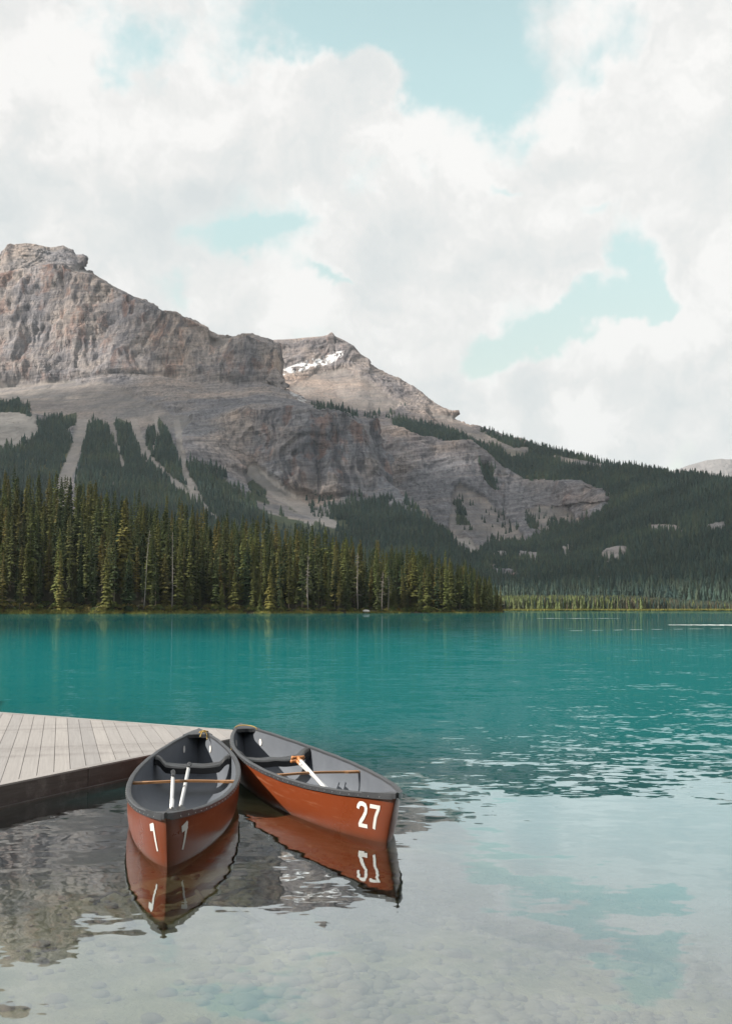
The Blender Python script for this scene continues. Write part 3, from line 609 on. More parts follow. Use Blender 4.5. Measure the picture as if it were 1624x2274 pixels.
# instanced masses
def scatter_group():
    g = bpy.data.node_groups.new('scatter', 'GeometryNodeTree')
    g.interface.new_socket('Geometry', in_out='INPUT', socket_type='NodeSocketGeometry'); g.interface.new_socket('Kinds', in_out='INPUT', socket_type='NodeSocketCollection')
    g.interface.new_socket('Geometry', in_out='OUTPUT', socket_type='NodeSocketGeometry')
    n = g.nodes; gi = n.new('NodeGroupInput'); go = n.new('NodeGroupOutput'); iop = n.new('GeometryNodeInstanceOnPoints'); ci = n.new('GeometryNodeCollectionInfo')
    ci.inputs['Separate Children'].default_value = True; ci.inputs['Reset Children'].default_value = True
    def na(name, t):
        a = n.new('GeometryNodeInputNamedAttribute'); a.data_type = t; a.inputs[0].default_value = name; return a.outputs[0]
    L = g.links.new
    L(gi.outputs[0], iop.inputs['Points']); L(gi.outputs[1], ci.inputs[0]); L(ci.outputs[0], iop.inputs['Instance'])
    iop.inputs['Pick Instance'].default_value = True
    L(na('idx', 'INT'), iop.inputs['Instance Index']); L(na('rot', 'FLOAT_VECTOR'), iop.inputs['Rotation']); L(na('scl', 'FLOAT_VECTOR'), iop.inputs['Scale'])
    L(iop.outputs[0], go.inputs[0]); return g
SG = scatter_group()
def scatter(name, pts, scl, rotz, idx, meshes, kind='stuff', parent=None):
    c = bpy.data.collections.new(name + '_kinds')
    for k, me in enumerate(meshes): c.objects.link(bpy.data.objects.new('%s_kind_%02d' % (name, k), me))
    me = bpy.data.meshes.new(name); n = len(pts); me.vertices.add(n); me.vertices.foreach_set('co', np.asarray(pts, np.float32).ravel())
    a = me.attributes.new('idx', 'INT', 'POINT'); a.data.foreach_set('value', np.asarray(idx, np.int32))
    a = me.attributes.new('rot', 'FLOAT_VECTOR', 'POINT'); rr = np.zeros((n, 3), np.float32); rr[:, 2] = rotz; a.data.foreach_set('vector', rr.ravel())
    a = me.attributes.new('scl', 'FLOAT_VECTOR', 'POINT'); s3 = np.asarray(scl, np.float32); s3 = np.repeat(s3[:, None], 3, 1) if s3.ndim == 1 else s3; a.data.foreach_set('vector', s3.ravel())
    o = link(bpy.data.objects.new(name, me), parent); md = o.modifiers.new('scatter', 'NODES'); md.node_group = SG
    md['Socket_1'] = c
    tag(o, kind=kind); return o
def sample(P, mask, per_m2):
    a = P[1:, 1:] - P[:-1, :-1]; b = P[1:, :-1] - P[:-1, 1:]; area = np.linalg.norm(np.cross(a, b), axis=-1) / 2
    lam = area * per_m2 * (mask[1:, 1:] + mask[:-1, :-1]) / 2; cnt = rng.poisson(np.minimum(lam, 30))
    ii, jj = np.nonzero(cnt); rep = np.repeat(np.arange(len(ii)), cnt[ii, jj]); ii, jj = ii[rep], jj[rep]
    u, v = rng.random(len(ii))[:, None], rng.random(len(ii))[:, None]
    return P[ii, jj] * (1 - u) * (1 - v) + P[ii + 1, jj] * u * (1 - v) + P[ii, jj + 1] * (1 - u) * v + P[ii + 1, jj + 1] * u * v
FT = [far_tree_mesh('far_tree', 5 + k, far_leaf, 7, r_) for k, r_ in enumerate((.12, .15, .18, .13, .21))]
def mass(name, P, mask, per, hmin, hmax, scree):
    for _ in range(7): mask[1:-1, 1:-1] = (mask[1:-1, 1:-1] * 2 + mask[:-2, 1:-1] + mask[2:, 1:-1] + mask[1:-1, :-2] + mask[1:-1, 2:]) / 6
    mask = mask * np.where(scree > .5, .03, 1.)
    mask = np.clip(mask * (1.05 + .9 * fbm(P / np.array([60., 60., 60.]), 3, .6)), 0, 1.25)
    p = sample(P, mask, per); n = len(p)
    patch = fbm(p / 70., 3) ; h = (hmin + (hmax - hmin) * rng.random(n) ** 1.5) * np.clip(1 + .5 * patch, .5, 1.5)
    p[:, 2] -= .4
    w = h * rng.uniform(.85, 1.35, n)
    scatter(name, p, np.stack([w, w, h], -1), rng.random(n) * 6.28, rng.integers(0, 5, n), FT)
    return n
n1 = mass('forest', P1, np.clip(F1['forest'] + .18 * F1['sparse'], 0, 1) * (Y1 < 1300), 1 / 42., 9, 22, F1['scree'] * (1 - F1['sparse']))
n2 = mass('forest', P2, np.clip(F2['forest'] + .14 * F2['sparse'] + .02 * F2['scree'] * (Y2 > 1090), 0, 1) * (X2 > 800) * (Y2 < 1340), 1 / 34., 8, 20, F2['scree'] * (Y2 < 1090))
print('forest instances', n1, n2)
# thin line of young lime and rust-brown trees on the flats at the far shore
n = 7000; px = rng.uniform(1000, 1700, n); D = 806 + rng.random(n) ** 1.3 * 110
keep = rng.random(n) < np.interp(px, [1000, 1480, 1560, 1700], [1, 1, .5, .3]); px, D = px[keep], D[keep]; n = len(px)
h = rng.uniform(4.5, 11.5, n) * np.interp(px, [1000, 1400, 1560], [1.0, .95, .6]); pp = np.stack([(px - CX) / F * D, D, .6 + (D - 806) * .02], -1)
brown_leaf = leaf_material('rust_needles', [(0., (.09, .075, .05)), (1., (.05, .06, .04))])
LT = [far_tree_mesh('young_tree', 50 + k, m_, 6, r_) for k, (m_, r_) in enumerate(((lime_leaf, .13), (lime_leaf, .17), (brown_leaf, .11), (far_leaf, .13)))]
lim = np.interp(px, [1100, 1330, 1450], [.85, .5, .12])
scatter('young_trees', pp, np.stack([h, h, h], -1), rng.random(n) * 6.28, np.where(rng.random(n) < lim, rng.integers(0, 2, n), rng.integers(2, 4, n)), LT)
# dry grass along the far and near shore
def blades(name, seed, mat, n=26, w=.05):
    r = random.Random(seed); V, Fc = [], []
    for k in range(n):
        x, y = r.gauss(0, .35), r.gauss(0, .35); a = r.random() * 6.28; h = r.uniform(.4, 1.); lx, ly = r.gauss(0, .2), r.gauss(0, .2); b = len(V)
        V += [(x - w * math.cos(a), y - w * math.sin(a), 0), (x + w * math.cos(a), y + w * math.sin(a), 0), (x + lx, y + ly, h)]; Fc.append((b, b + 1, b + 2))
    me = bpy.data.meshes.new(name); me.from_pydata(V, [], Fc); me.materials.append(mat); me.update(); return me
sedge_m = leaf_material('sedge', [(0., (.16, .17, .04)), (.6, (.22, .20, .06)), (1., (.10, .12, .03))])
BL = [blades('sedge', k, sedge_m) for k in range(3)]
n = 2600; px = rng.uniform(-60, 1112, n); D = shore_D(px) + .3 + rng.random(n) ** 2 * 2.2
k_ = fbm(np.stack([px / 60., px * 0, px * 0 + 3], -1), 3); keep = k_ > -.25; px, D, k_ = px[keep], D[keep], k_[keep]; n = len(px)
s = rng.uniform(.5, 1.3, n) * (1 + .6 * np.maximum(k_, 0))
scatter('shore_grass', np.stack([(px - CX) / F * D, D, point_z(px, D) - .3], -1), np.stack([s * 1.4, s * 1.4, s * .7], -1), rng.random(n) * 6.28, rng.integers(0, 3, n), BL)
n = 1500; px = rng.uniform(1110, 1700, n); D = 801 + rng.random(n) * 6; s = rng.uniform(.8, 1.8, n)
scatter('shore_grass', np.stack([(px - CX) / F * D, D, np.full(n, .2)], -1), np.stack([s * 2.2, s * 2.2, s], -1), rng.random(n) * 6.28, rng.integers(0, 3, n), BL)

# single trees on the point ------------------------------------------------
def crest(px): return np.interp(px, [-330, -60, 0, 60, 150, 240, 300, 380, 450, 500, 560, 650, 730, 800, 860, 900, 960, 1000, 1040, 1080, 1113],
                                   [985, 1020, 1036, 1046, 1056, 1078, 1098, 1108, 1112, 1122, 1140, 1158, 1166, 1192, 1206, 1214, 1226, 1238, 1256, 1276, 1296])
def height_for(px, D, z, ytop): return float(EYE + ray(px, ytop)[1] * D - z)
spots = []
def place(px, D, h, kind): spots.append((px, D, h, kind))
taken = []
def free(x, y, dmin):
    for a, b in taken:
        if (a - x) ** 2 + (b - y) ** 2 < dmin * dmin: return False
    taken.append((x, y)); return True
SNAG = [(383, 2.5, 1180, 0, 'tall silver bare trunk standing upright among olive spruces, right of the leaning one'), (320, 4., 1175, 1, 'leaning pale bare trunk among the spruces on the left half of the bank'),
        (683, 3., 1232, 2, 'reddish grey dead tree with short stubby branches standing in front of the spruces'), (794, 4., 1226, 3, 'pale dead tree with a twisted broken top rising above its neighbours'),
        (848, 2.5, 1268, 4, 'short grey dead tree, left of a close pair of bare trunks by the water'), (862, 3., 1275, 5, 'thin grey dead tree, right of a close pair of bare trunks by the water')]
for s in SNAG: taken.append(((s[0] - CX) / F * (shore_D(s[0]) + s[1]), shore_D(s[0]) + s[1]))
SPECIAL = [(135, 2.5, 1222, 'light'), (274, 22, 1108, 'pale'), (600, 3., 1262, 'bush')]
for s in SPECIAL: taken.append(((s[0] - CX) / F * (shore_D(s[0]) + s[1]), shore_D(s[0]) + s[1]))
r = random.Random(3)
for row, (d0, d1, hlo, hhi, dm, tries) in enumerate([(1.5, 7, 6, 21, 3.6, 300), (7, 16, 9, 24, 3.8, 300), (16, 32, 12, 26, 3.6, 480), (32, 60, 13, 27, 3.8, 600), (60, 100, 13, 28, 4.0, 760), (100, 150, 13, 28, 4.4, 800)]):
    for _ in range(tries):
        px = r.uniform(-70, 1113); D = float(shore_D(px)) + r.uniform(d0, d1)
        if D > float(back_D(px)) - 1: continue
        x = (px - CX) / F * D; z = float(point_z(px, D))
        hmax = height_for(px, D, z, float(crest(px)) + r.gauss(6, 9))
        h = min(r.uniform(hlo, hhi), hmax)
        if h < 6: continue
        if not free(x, D, dm): continue
        place(px, D, h, row)
print('spruces', len(spots))
# the 280 nearest spruces are things of their own, the rest are one mass
spots.sort(key=lambda s: s[1] - float(shore_D(s[0])) - 0.4 * s[2])
def put_tree(name, label, cat, group, px, D, h, meshes, wide=1., sink=.15):
    z = float(point_z(px, D)); o = empty(name, ((px - CX) / F * D, D, z - sink), r.random() * 6.28, label, cat, group)
    s = h / 20.; o.scale = (s ** .6 * wide, s ** .6 * wide, s)
    for nm, me in zip(('crown', 'trunk'), meshes): link(bpy.data.objects.new(nm, me), o)
    return o
LAND = [(-999, 'the left edge'), (135, 'the bright green young spruce'), (320, 'the leaning bare trunk'), (383, 'the tall silver trunk'), (600, 'the light green conifer'), (683, 'the reddish dead tree'), (794, 'the pale broken dead tree'), (855, 'the paired grey trunks'), (1113, 'the tip')]
ORD = 'first second third fourth fifth sixth seventh eighth ninth tenth eleventh twelfth thirteenth fourteenth fifteenth sixteenth'.split()
def gap(px):
    k = max(i for i in range(8) if LAND[i][0] < px) ; return k, LAND[k][1][4:], LAND[k + 1][1][4:]
chosen = spots[:284]; order = {}
for k in range(8):
    for n_, s in enumerate(sorted([s for s in chosen if s[3] == 0 and gap(s[0])[0] == k])): order[s] = n_
for k, (px, D, h, row) in enumerate(spots[:284]):
    gk, ga, gb = gap(px)
    if row == 0: lb = '%s waterside spruce rightwards, between %s and %s' % (ORD[min(order[(px, D, h, row)], 15)], ga, gb)
    elif row == 1: lb = '%s spruce just behind the waterside trees, between %s and %s' % ('tall' if h > 18 else 'shorter', ga, gb)
    else: lb = '%s spruce deep in the crowded wood, between %s and %s' % ('tall' if h > 19 else 'shorter', ga, gb)
    put_tree('spruce_tree', lb, 'tree', lb if row else 'spruces along the water', px, D, h, VAR[r.randrange(8)], r.uniform(.85, 1.2))
rest = spots[284:]
kinds = [a for a, b in VAR]
sx = np.array([((p - CX) / F * D, D, float(point_z(p, D)) - .2) for p, D, h, _ in rest]); hh = np.array([h / 20. for _, _, h, _ in rest])
ww = hh ** .6 * rng.uniform(.85, 1.25, len(rest))
scatter('spruce_wood', sx, np.stack([ww, ww, hh], -1), rng.random(len(rest)) * 6.28, rng.integers(0, 8, len(rest)), kinds)
for px, dd, yt, kd in SPECIAL:
    D = float(shore_D(px)) + dd; h = height_for(px, D, float(point_z(px, D)), yt)
    if kd == 'light': put_tree('spruce_tree', 'bright green young spruce standing clear at the water in front of dark gaps, far left', 'tree', None, px, D, h, (crown_mesh('crown', 20, 2.0, .04, 91, pale_leaf, 1.1, .25), VAR[0][1]))
    if kd == 'pale': put_tree('spruce_tree', 'broad pale yellow green conifer, widest crown of the wooded bank', 'tree', None, px, D, h, PALE, 1.1)
    if kd == 'bush': put_tree('spruce_tree', 'short light green conifer at the water near the middle of the wooded bank', 'tree', None, px, D, h, (crown_mesh('crown', 20, 3.2, .03, 92, pale_leaf, 1.1, .3), VAR[0][1]))
for px, dd, yt, sd, label in SNAG:
    D = float(shore_D(px)) + dd; z = float(point_z(px, D)); h = height_for(px, D, z, yt); q = random.Random(sd + 40)
    o = empty('dead_tree', ((px - CX) / F * D, D, z - .2), q.random(), label, 'dead tree')
    lean = (.0, 1.6, .1, -.2, .1, -.1)[sd]
    ax = lambda f: Vector((lean * f + .12 * math.sin(f * 5 + sd), .1 * math.sin(f * 4), h * f))
    m = MB(); m.tube([ax(k / 10) for k in range(11)], [(.23 if sd == 3 else .17) * (1 - .8 * k / 10) for k in range(11)], 7); m.build('trunk', dead_m, o, True)
    m = MB()
    for k in range(46 if sd in (2, 3, 4) else 16):
        f = q.uniform(.25 if sd != 1 else .6, .99); a = q.random() * 6.28; L = (1 - f * .6) * q.uniform(.5, 1.7) * (1.2 if sd == 3 else 1.); p0 = ax(f)
        L *= 1.35; m.tube([p0, p0 + Vector((math.cos(a) * L * .6, math.sin(a) * L * .6, -.08 * L + .1)), p0 + Vector((math.cos(a) * L, math.sin(a) * L, q.uniform(-.5, .15) * L))], [.075, .055, .02], 4)
    m.build('branches', dead_m, o)
# shrubs and a white boulder at the edge of the wood
shrub_m = leaf_material('shrub_leaves', [(0., (.06, .09, .03)), (.5, (.10, .12, .035)), (1., (.16, .12, .04))])
def shrub_mesh(seed):
    q = random.Random(seed); V, Fc = [], []
    for k in range(150):
        a, e = q.random() * 6.28, math.asin(q.random()); rr = .55 + .45 * q.random(); c = Vector((math.cos(a) * math.cos(e), math.sin(a) * math.cos(e), math.sin(e) * .9)) * rr
        u = Vector((q.gauss(0, 1), q.gauss(0, 1), q.gauss(0, 1))).normalized() * .16; w = u.orthogonal().normalized() * .12; b = len(V)
        V += [c - u, c + w, c + u, c - w]; Fc.append((b, b + 1, b + 2, b + 3))
    me = bpy.data.meshes.new('shrub'); me.from_pydata(V, [], Fc); me.materials.append(shrub_m); me.update(); return me
n = 620; px = rng.uniform(-60, 1112, n); D = shore_D(px) + 1.5 + rng.random(n) * 5; s = rng.uniform(.4, .9, n) * (1 + 1.5 * rng.random(n) ** 5)
scatter('shrubs', np.stack([(px - CX) / F * D, D, point_z(px, D) - .15], -1), s, rng.random(n) * 6.28, rng.integers(0, 3, n), [shrub_mesh(k) for k in range(3)])
def stone_mesh(seed, flat=.6, rough=.12, sub=2):
    import bmesh
    bm = bmesh.new(); bmesh.ops.create_icosphere(bm, subdivisions=sub, radius=1.)
    co = np.array([v.co[:] for v in bm.verts]); d_ = fbm(co * .9 + seed * 7.7, 3) * 2.2 * rough + 1
    for v_, k in zip(bm.verts, d_): v_.co = v_.co * float(k); v_.co.z *= flat
    me = bpy.data.meshes.new('stone'); bm.to_mesh(me); bm.free(); me.polygons.foreach_set('use_smooth', np.ones(len(me.polygons), bool)); return me
white_rock, N, p = material('white_rock', (.6, .58, .55), .9, .2)
me = stone_mesh(3, .7, .2); me.materials.append(white_rock)
o = link(bpy.data.objects.new('boulder', me)); D = float(shore_D(813)) + 1.; o.location = ((813 - CX) / F * D, D, .75); o.scale = (1.25, .9, .75)
tag(o, 'white boulder lying at the foot of the spruces by the water', 'boulder')
# wakes on the far water: reflected sky painted as pale strips
glint_m, N, p = material('sky_glint', (.85, .88, .88), .6)
def wake(pts, halfw, seed, label):
    V, Fc = [], []; q = random.Random(seed)
    for (xa, ya, xb, yb) in pts:
        n = max(2, int(abs(xb - xa) / 6)); b = len(V)
        for k in range(n + 1):
            f = k / n; X, Yp = xa + (xb - xa) * f, ya + (yb - ya) * f; D = float(-EYE / ray(X, Yp)[1]); x = (X - CX) / F * D
            w = halfw * D / 100 * math.sin(math.pi * min(max(f, .04), .96)) ** .5 * q.uniform(.5, 1.3); V += [(x, D - w, .012), (x, D + w, .012)]
            if k: Fc.append((b + 2 * k - 2, b + 2 * k, b + 2 * k + 1, b + 2 * k - 1))
    tag(mesh('wake', V, Fc, glint_m), kind='stuff')
wake([(1480, 1387.5, 1900, 1388.5)], 2.0, 1, '')
wake([(1190 + 62 * k, 1373, 1190 + 62 * k + 60, 1373) for k in range(3)], .45, 2, '')
wake([(1260 + 44 * k + 5 * (k % 3), 1400 - 5 * k / 8, 1260 + 44 * k + 32, 1400 - 5 * k / 8) for k in range(9)], .22, 3, '')

# ================================================================== DOCK
def onz(px, py, z):
    D = float((z - EYE) / ray(px, py)[1]); return Vector((float(ray(px, py)[0]) * D, D, z))
ZT = .19
wood_m, N, p = material('deck_wood', rough=.8, spec=.25); P_ = N.node('ShaderNodeTexCoord').outputs['Object']
oi = N.node('ShaderNodeObjectInfo').outputs['Random']
gr = N.noise(N.v('ADD', N.v('MULTIPLY', P_, (1.2, 42., 30.)), N.comb(N.m('MULTIPLY', oi, 40.), 0., 0.)), 1., 5., .65)
bl = N.noise(P_, 2.2, 5., .65)
wc = N.mix(gr, (.228, .219, .215), (.352, .341, .337)); wc = N.mix(1., wc, N.ramp(oi, [(0., (.88, .88, .89)), (1., (1.08, 1.06, 1.04))]), 'MULTIPLY')
wc = N.mix(N.m('MULTIPLY', N.ss(bl, .48, .70), .55), wc, (.18, .167, .163))
N.put(p.inputs['Base Color'], wc); bump(N, p, gr, .004, .6)
dark_m, N, p = material('wet_wood', rough=.6, spec=.3); P_ = N.node('ShaderNodeTexCoord').outputs['Object']
gr = N.noise(N.v('MULTIPLY', P_, (1.5, 30., 22.)), 1., 5., .7); bl = N.noise(P_, 4., 5., .7)
wc = N.mix(gr, (.040, .036, .034), (.118, .107, .102)); wc = N.mix(N.m('MULTIPLY', N.ss(bl, .5, .72), .6), wc, (.19, .175, .168))
N.put(p.inputs['Base Color'], wc); bump(N, p, gr, .006, .8)
screw_m = material('screw', (.12, .11, .10), .5, .5, .6)[0]

def xy(v): return Vector((v.x, v.y))
A, B = xy(onz(0, 1742, ZT)), xy(onz(364, 1669, ZT)); C_, D_ = xy(onz(0, 1582, ZT)), xy(onz(520, 1622, ZT))
def cross(a, b, c, d):
    r1, r2 = b - a, d - c; k = r1.x * r2.y - r1.y * r2.x; t = ((c - a).x * r2.y - (c - a).y * r2.x) / k; return a + r1 * t
K = cross(A, B, C_, D_); eN = (A - K).normalized(); eF = (C_ - K).normalized()
Np, Fp = K + eN * 7.5, K + eF * 7.0
dock = empty('dock', (K.x, K.y, 0), 0, 'pale weathered plank dock floating on the water behind the canoes', 'dock')
def local_mesh(name, V, Fc, mat, parent, ang=0., org=(0, 0, 0)):
    """mesh whose own x axis runs along the grain"""
    c, s = math.cos(-ang), math.sin(-ang); o3 = Vector(org)
    L = [Vector(v_) - o3 for v_ in V]; L = [(a.x * c - a.y * s, a.x * s + a.y * c, a.z) for a in L]
    o = mesh(name, L, Fc, mat, parent); par = Vector((K.x, K.y, 0)); o.location = o3 - par; o.rotation_euler = (0, 0, ang); return o
def clip(poly, n, dmin, dmax):
    for nn, lim in ((n, dmin), (-n, -dmax)):
        out = []
        for a, b in zip(poly, poly[1:] + poly[:1]):
            da, db = a.dot(nn) - lim, b.dot(nn) - lim
            if da >= 0: out.append(a)
            if da * db < 0: out.append(a + (b - a) * (da / (da - db)))
        poly = out
        if len(poly) < 3: return None
    return poly
inn = eN * .052 + eF * .052
deck = [K + inn, Np + eF * .052, Np + (Fp - K), Fp + eN * .052]
pdir = (xy(onz(119.6, 1712, ZT)) - xy(onz(124.5, 1589, ZT))).normalized(); pn = Vector((-pdir.y, pdir.x)); pang = math.atan2(pdir.y, pdir.x)
ref = xy(onz(122, 1650, ZT)).dot(pn); SP = .1445
for k in range(-70, 70):
    pg = clip(deck, pn, ref + k * SP + .0026, ref + (k + 1) * SP - .0026)
    if not pg: continue
    z1 = ZT + random.uniform(-.0012, .0012); z0 = ZT - .035; n = len(pg)
    area = sum(a.x * b.y - a.y * b.x for a, b in zip(pg, pg[1:] + pg[:1]))
    if area < 0: pg = pg[::-1]
    c0 = sum(pg, Vector((0, 0))) / n; ins = [a + (c0 - a).normalized() * .004 for a in pg]
    V = [(a.x, a.y, z0) for a in pg] + [(a.x, a.y, z1 - .004) for a in pg] + [(a.x, a.y, z1) for a in ins]
    Fc = [tuple(range(n))[::-1], tuple(range(2 * n, 3 * n))] + [(j + r_ * n, (j + 1) % n + r_ * n, (j + 1) % n + (r_ + 1) * n, j + (r_ + 1) * n) for j in range(n) for r_ in (0, 1)]
    local_mesh('plank', V, Fc, wood_m, dock, pang, (c0.x, c0.y, 0))
def beam(name, a, b, out, w, z0, z1, mat):
    """a board from a to b, its outer face `out` outwards of the line, w thick"""
    dv = (b - a).normalized(); q = [a + out, b + out, b + out.normalized() * (out.length - w) if out.length > 1e-6 else b, a + out.normalized() * (out.length - w)]
    V = [(t.x, t.y, z) for z in (z0, z1) for t in q]
    Fc = [(3, 2, 1, 0), (4, 5, 6, 7), (0, 1, 5, 4), (1, 2, 6, 5), (2, 3, 7, 6), (3, 0, 4, 7)]
    ang = math.atan2(dv.y, dv.x); m_ = (a + b) / 2
    return local_mesh(name, V, Fc, mat, dock, ang, (m_.x, m_.y, 0))
oN = Vector((eN.y, -eN.x)); oN = oN if oN.dot(eF) < 0 else -oN
oF = Vector((eF.y, -eF.x)); oF = oF if oF.dot(eN) < 0 else -oF
jp = xy(onz(177, 1703, ZT)); jt = (jp - K).dot(eN)
for a, b in ((K, K + eN * (jt - .004)), (K + eN * (jt + .004), K + eN * (jt + 2.6)), (K + eN * (jt + 2.608), Np)):
    beam('fascia_board', a, b, oN * .03, .045, -.10, ZT - .012, dark_m)
    beam('edge_trim', a, b, oN * .034, .082, ZT - .0119, ZT + .004, wood_m)
beam('fascia_board', K, Fp, oF * .03, .045, -.10, ZT - .012, dark_m); beam('edge_trim', K, Fp, oF * .034, .082, ZT - .0119, ZT + .004, wood_m)
beam('bumper_rail', K + eN * .1, Np, oN * .075, .042, -.06, .018, dark_m)
flo = MB(); q = [K + inn * 2, Np + eF * .3, Np + (Fp - K), Fp + eN * .3]
o = mesh('float', [(t.x - K.x, t.y - K.y, z) for z in (-.28, .12) for t in q], [(3, 2, 1, 0), (4, 5, 6, 7), (0, 1, 5, 4), (1, 2, 6, 5), (2, 3, 7, 6), (3, 0, 4, 7)], dark_m, dock)

# ================================================================== CANOES
def plastic(name, col, rough, var=.25, scale=3., spec=.4, bumpd=0.):
    m, N, p = material(name, col, rough, spec); P_ = N.node('ShaderNodeTexCoord').outputs['Object']
    n1_ = N.noise(P_, scale, 5., .65); n2_ = N.noise(N.v('MULTIPLY', P_, (3., 30., 30.)), 1., 4., .7)
    f = N.m('ADD', N.m('MULTIPLY', n1_, .65), N.m('MULTIPLY', n2_, .35))
    N.put(p.inputs['Base Color'], N.mix(f, tuple(c * (1 - var) for c in col), tuple(min(1, c * (1 + var)) for c in col)))
    N.put(p.inputs['Roughness'], N.m('MULTIPLY_ADD', n1_, .3, rough - .15))
    if bumpd: bump(N, p, n1_, bumpd, .5)
    return m
hull_m = plastic('hull_orange', (.155, .034, .011), .32, .14, 2.5)
N = NT(hull_m.node_tree); p = hull_m.node_tree.nodes['Principled BSDF']; bc = p.inputs['Base Color'].links[0].from_socket
P_ = N.node('ShaderNodeTexCoord').outputs['Object']; hz_ = N.sep(P_)[2]
sc1 = N.noise(N.v('MULTIPLY', P_, (1.2, 4., 38.)), 1., 5., .75); sc2 = N.noise(P_, 2.2, 4., .6)
bc = N.mix(N.m('MULTIPLY', N.m('MULTIPLY', N.ss(sc1, .57, .66), N.ss(sc2, .40, .60)), .6), bc, (.26, .115, .065))
gm_ = N.m('MULTIPLY', N.ss(N.m('ADD', hz_, N.m('MULTIPLY', sc2, .05)), .075, .02), .5); bc = N.mix(gm_, bc, (.075, .030, .016))
N.put(p.inputs['Base Color'], bc)
liner_m = plastic('liner_grey', (.104, .116, .138), .55, .22, 4.)
black_m = plastic('black_vinyl', (.040, .043, .049), .40, .45, 9., .5, .002)
seat_m = plastic('black_seat', (.016, .017, .019), .34, .3, 6., .5)
white_m = plastic('white_vinyl', (.62, .61, .60), .5, .05, 8.)
ash_m, N, p = material('ash_wood', rough=.45, spec=.4); P_ = N.node('ShaderNodeTexCoord').outputs['Object']
N.put(p.inputs['Base Color'], N.mix(N.noise(N.v('MULTIPLY', P_, (40., 2., 40.)), 1., 4., .6), (.24, .11, .042), (.40, .22, .105)))
alu_m = material('aluminium', (.74, .74, .74), .38, .5, .35)[0]
shaft_m = material('white_shaft', (.52, .53, .54), .35, .5)[0]
grip_m = material('black_grip', (.012, .012, .013), .3, .5)[0]
orange_m = material('orange_grip', (.42, .17, .055), .45, .5)[0]
rope_m, N, p = material('rope_yellow', rough=.85, spec=.2); P_ = N.node('ShaderNodeTexCoord').outputs['Object']
N.put(p.inputs['Base Color'], N.mix(N.noise(P_, 60., 2., .5), (.30, .19, .05), (.52, .38, .15)))
steel_m = material('steel', (.55, .55, .55), .35, .5, .9)[0]
LEN, BEAM, DRAFT = 5.16, .875, .10
def half(s): return BEAM / 2 * max(0., 1 - abs(s) ** 2.1) ** .80
def sheer(s): return .262 + .093 * abs(s) ** 2.6
def hullpt(s, th, inset=0.):
    """s along the boat, th from 0 at the gunwale to 90 degrees at the keel"""
    b = max(0., half(s) - inset * (1 if abs(s) < .995 else 0)); zt = sheer(s); zk = -DRAFT + inset + .05 * abs(s) ** 10
    a4 = abs(s) ** 4; ey = .42 + .60 * a4; ez = .62 + .30 * a4
    c, q = math.cos(th), math.sin(th)
    y = b * (max(c, 0) ** ey) * (1 + .035 * math.sin(2 * th) * (1 - a4)); z = zt - (zt - zk) * q ** (1 / ez if False else 1.0 / (1.0 + .55 * (1 - a4)))
    hd = min(1.3, max(0., (zt - z) / zt)); x = s * (LEN / 2 - inset * 1.5) * (1 - .082 * hd ** .85 * abs(s) ** 8)
    return Vector((x, y, z))
SS = [math.sin(math.pi / 2 * t) for t in np.linspace(-1, 1, 73)]
def shell(name, inset, mat, parent, thmin=0.):
    NT_ = 15; V, Fc = [], []
    for s in SS:
        for sd in (1, -1):
            for k in range(NT_ + 1):
                th = thmin + (math.pi / 2 - thmin) * k / NT_; pt = hullpt(s, th, inset); V.append((pt.x, pt.y * sd, pt.z))
    row = 2 * (NT_ + 1)
    for i in range(len(SS) - 1):
        for k in range(NT_):
            a = i * row + k; Fc.append((a, a + 1, a + row + 1, a + row)); a += NT_ + 1; Fc.append((a, a + row, a + row + 1, a + 1))
        # both halves meet at the keel
    o = mesh(name, V, Fc, mat, parent, True)
    import bmesh
    bm = bmesh.new(); bm.from_mesh(o.data); bmesh.ops.remove_doubles(bm, verts=bm.verts, dist=.0015); bm.to_mesh(o.data); bm.free()
    o.data.polygons.foreach_set('use_smooth', np.ones(len(o.data.polygons), bool)); return o
def on_side(dist_tip, z, sd, out=.003):
    """point on the near bow, measured back from the tip along the side, at height z"""
    s = 1 - dist_tip / (LEN / 2); lo, hi = 0., math.pi / 2
    for _ in range(30):
        mid = (lo + hi) / 2
        if hullpt(s, mid).z > z: lo = mid
        else: hi = mid
    e = 1e-3; p0 = hullpt(s, lo); tx = hullpt(s + e, lo) - p0; tz = p0 - hullpt(s, lo + e); n = tx.cross(tz); n.normalize()
    if n.y < 0: n = -n
    q = p0 + n * out; return Vector((q.x, q.y * sd, q.z))
def ribbon(outline_quads, sd, parent, mat, name='number'):
    """flat numeral made of strips draped on the hull: each strip is a list of (left point, right point)"""
    V, Fc = [], []
    for strip_ in outline_quads:
        b = len(V)
        for (l, r_) in strip_: V += [on_side(*l, sd), on_side(*r_, sd)]
        for k in range(len(strip_) - 1):
            f = (b + 2 * k, b + 2 * k + 2, b + 2 * k + 3, b + 2 * k + 1); Fc.append(f if sd > 0 else f[::-1])
    return mesh(name, V, Fc, mat, parent)
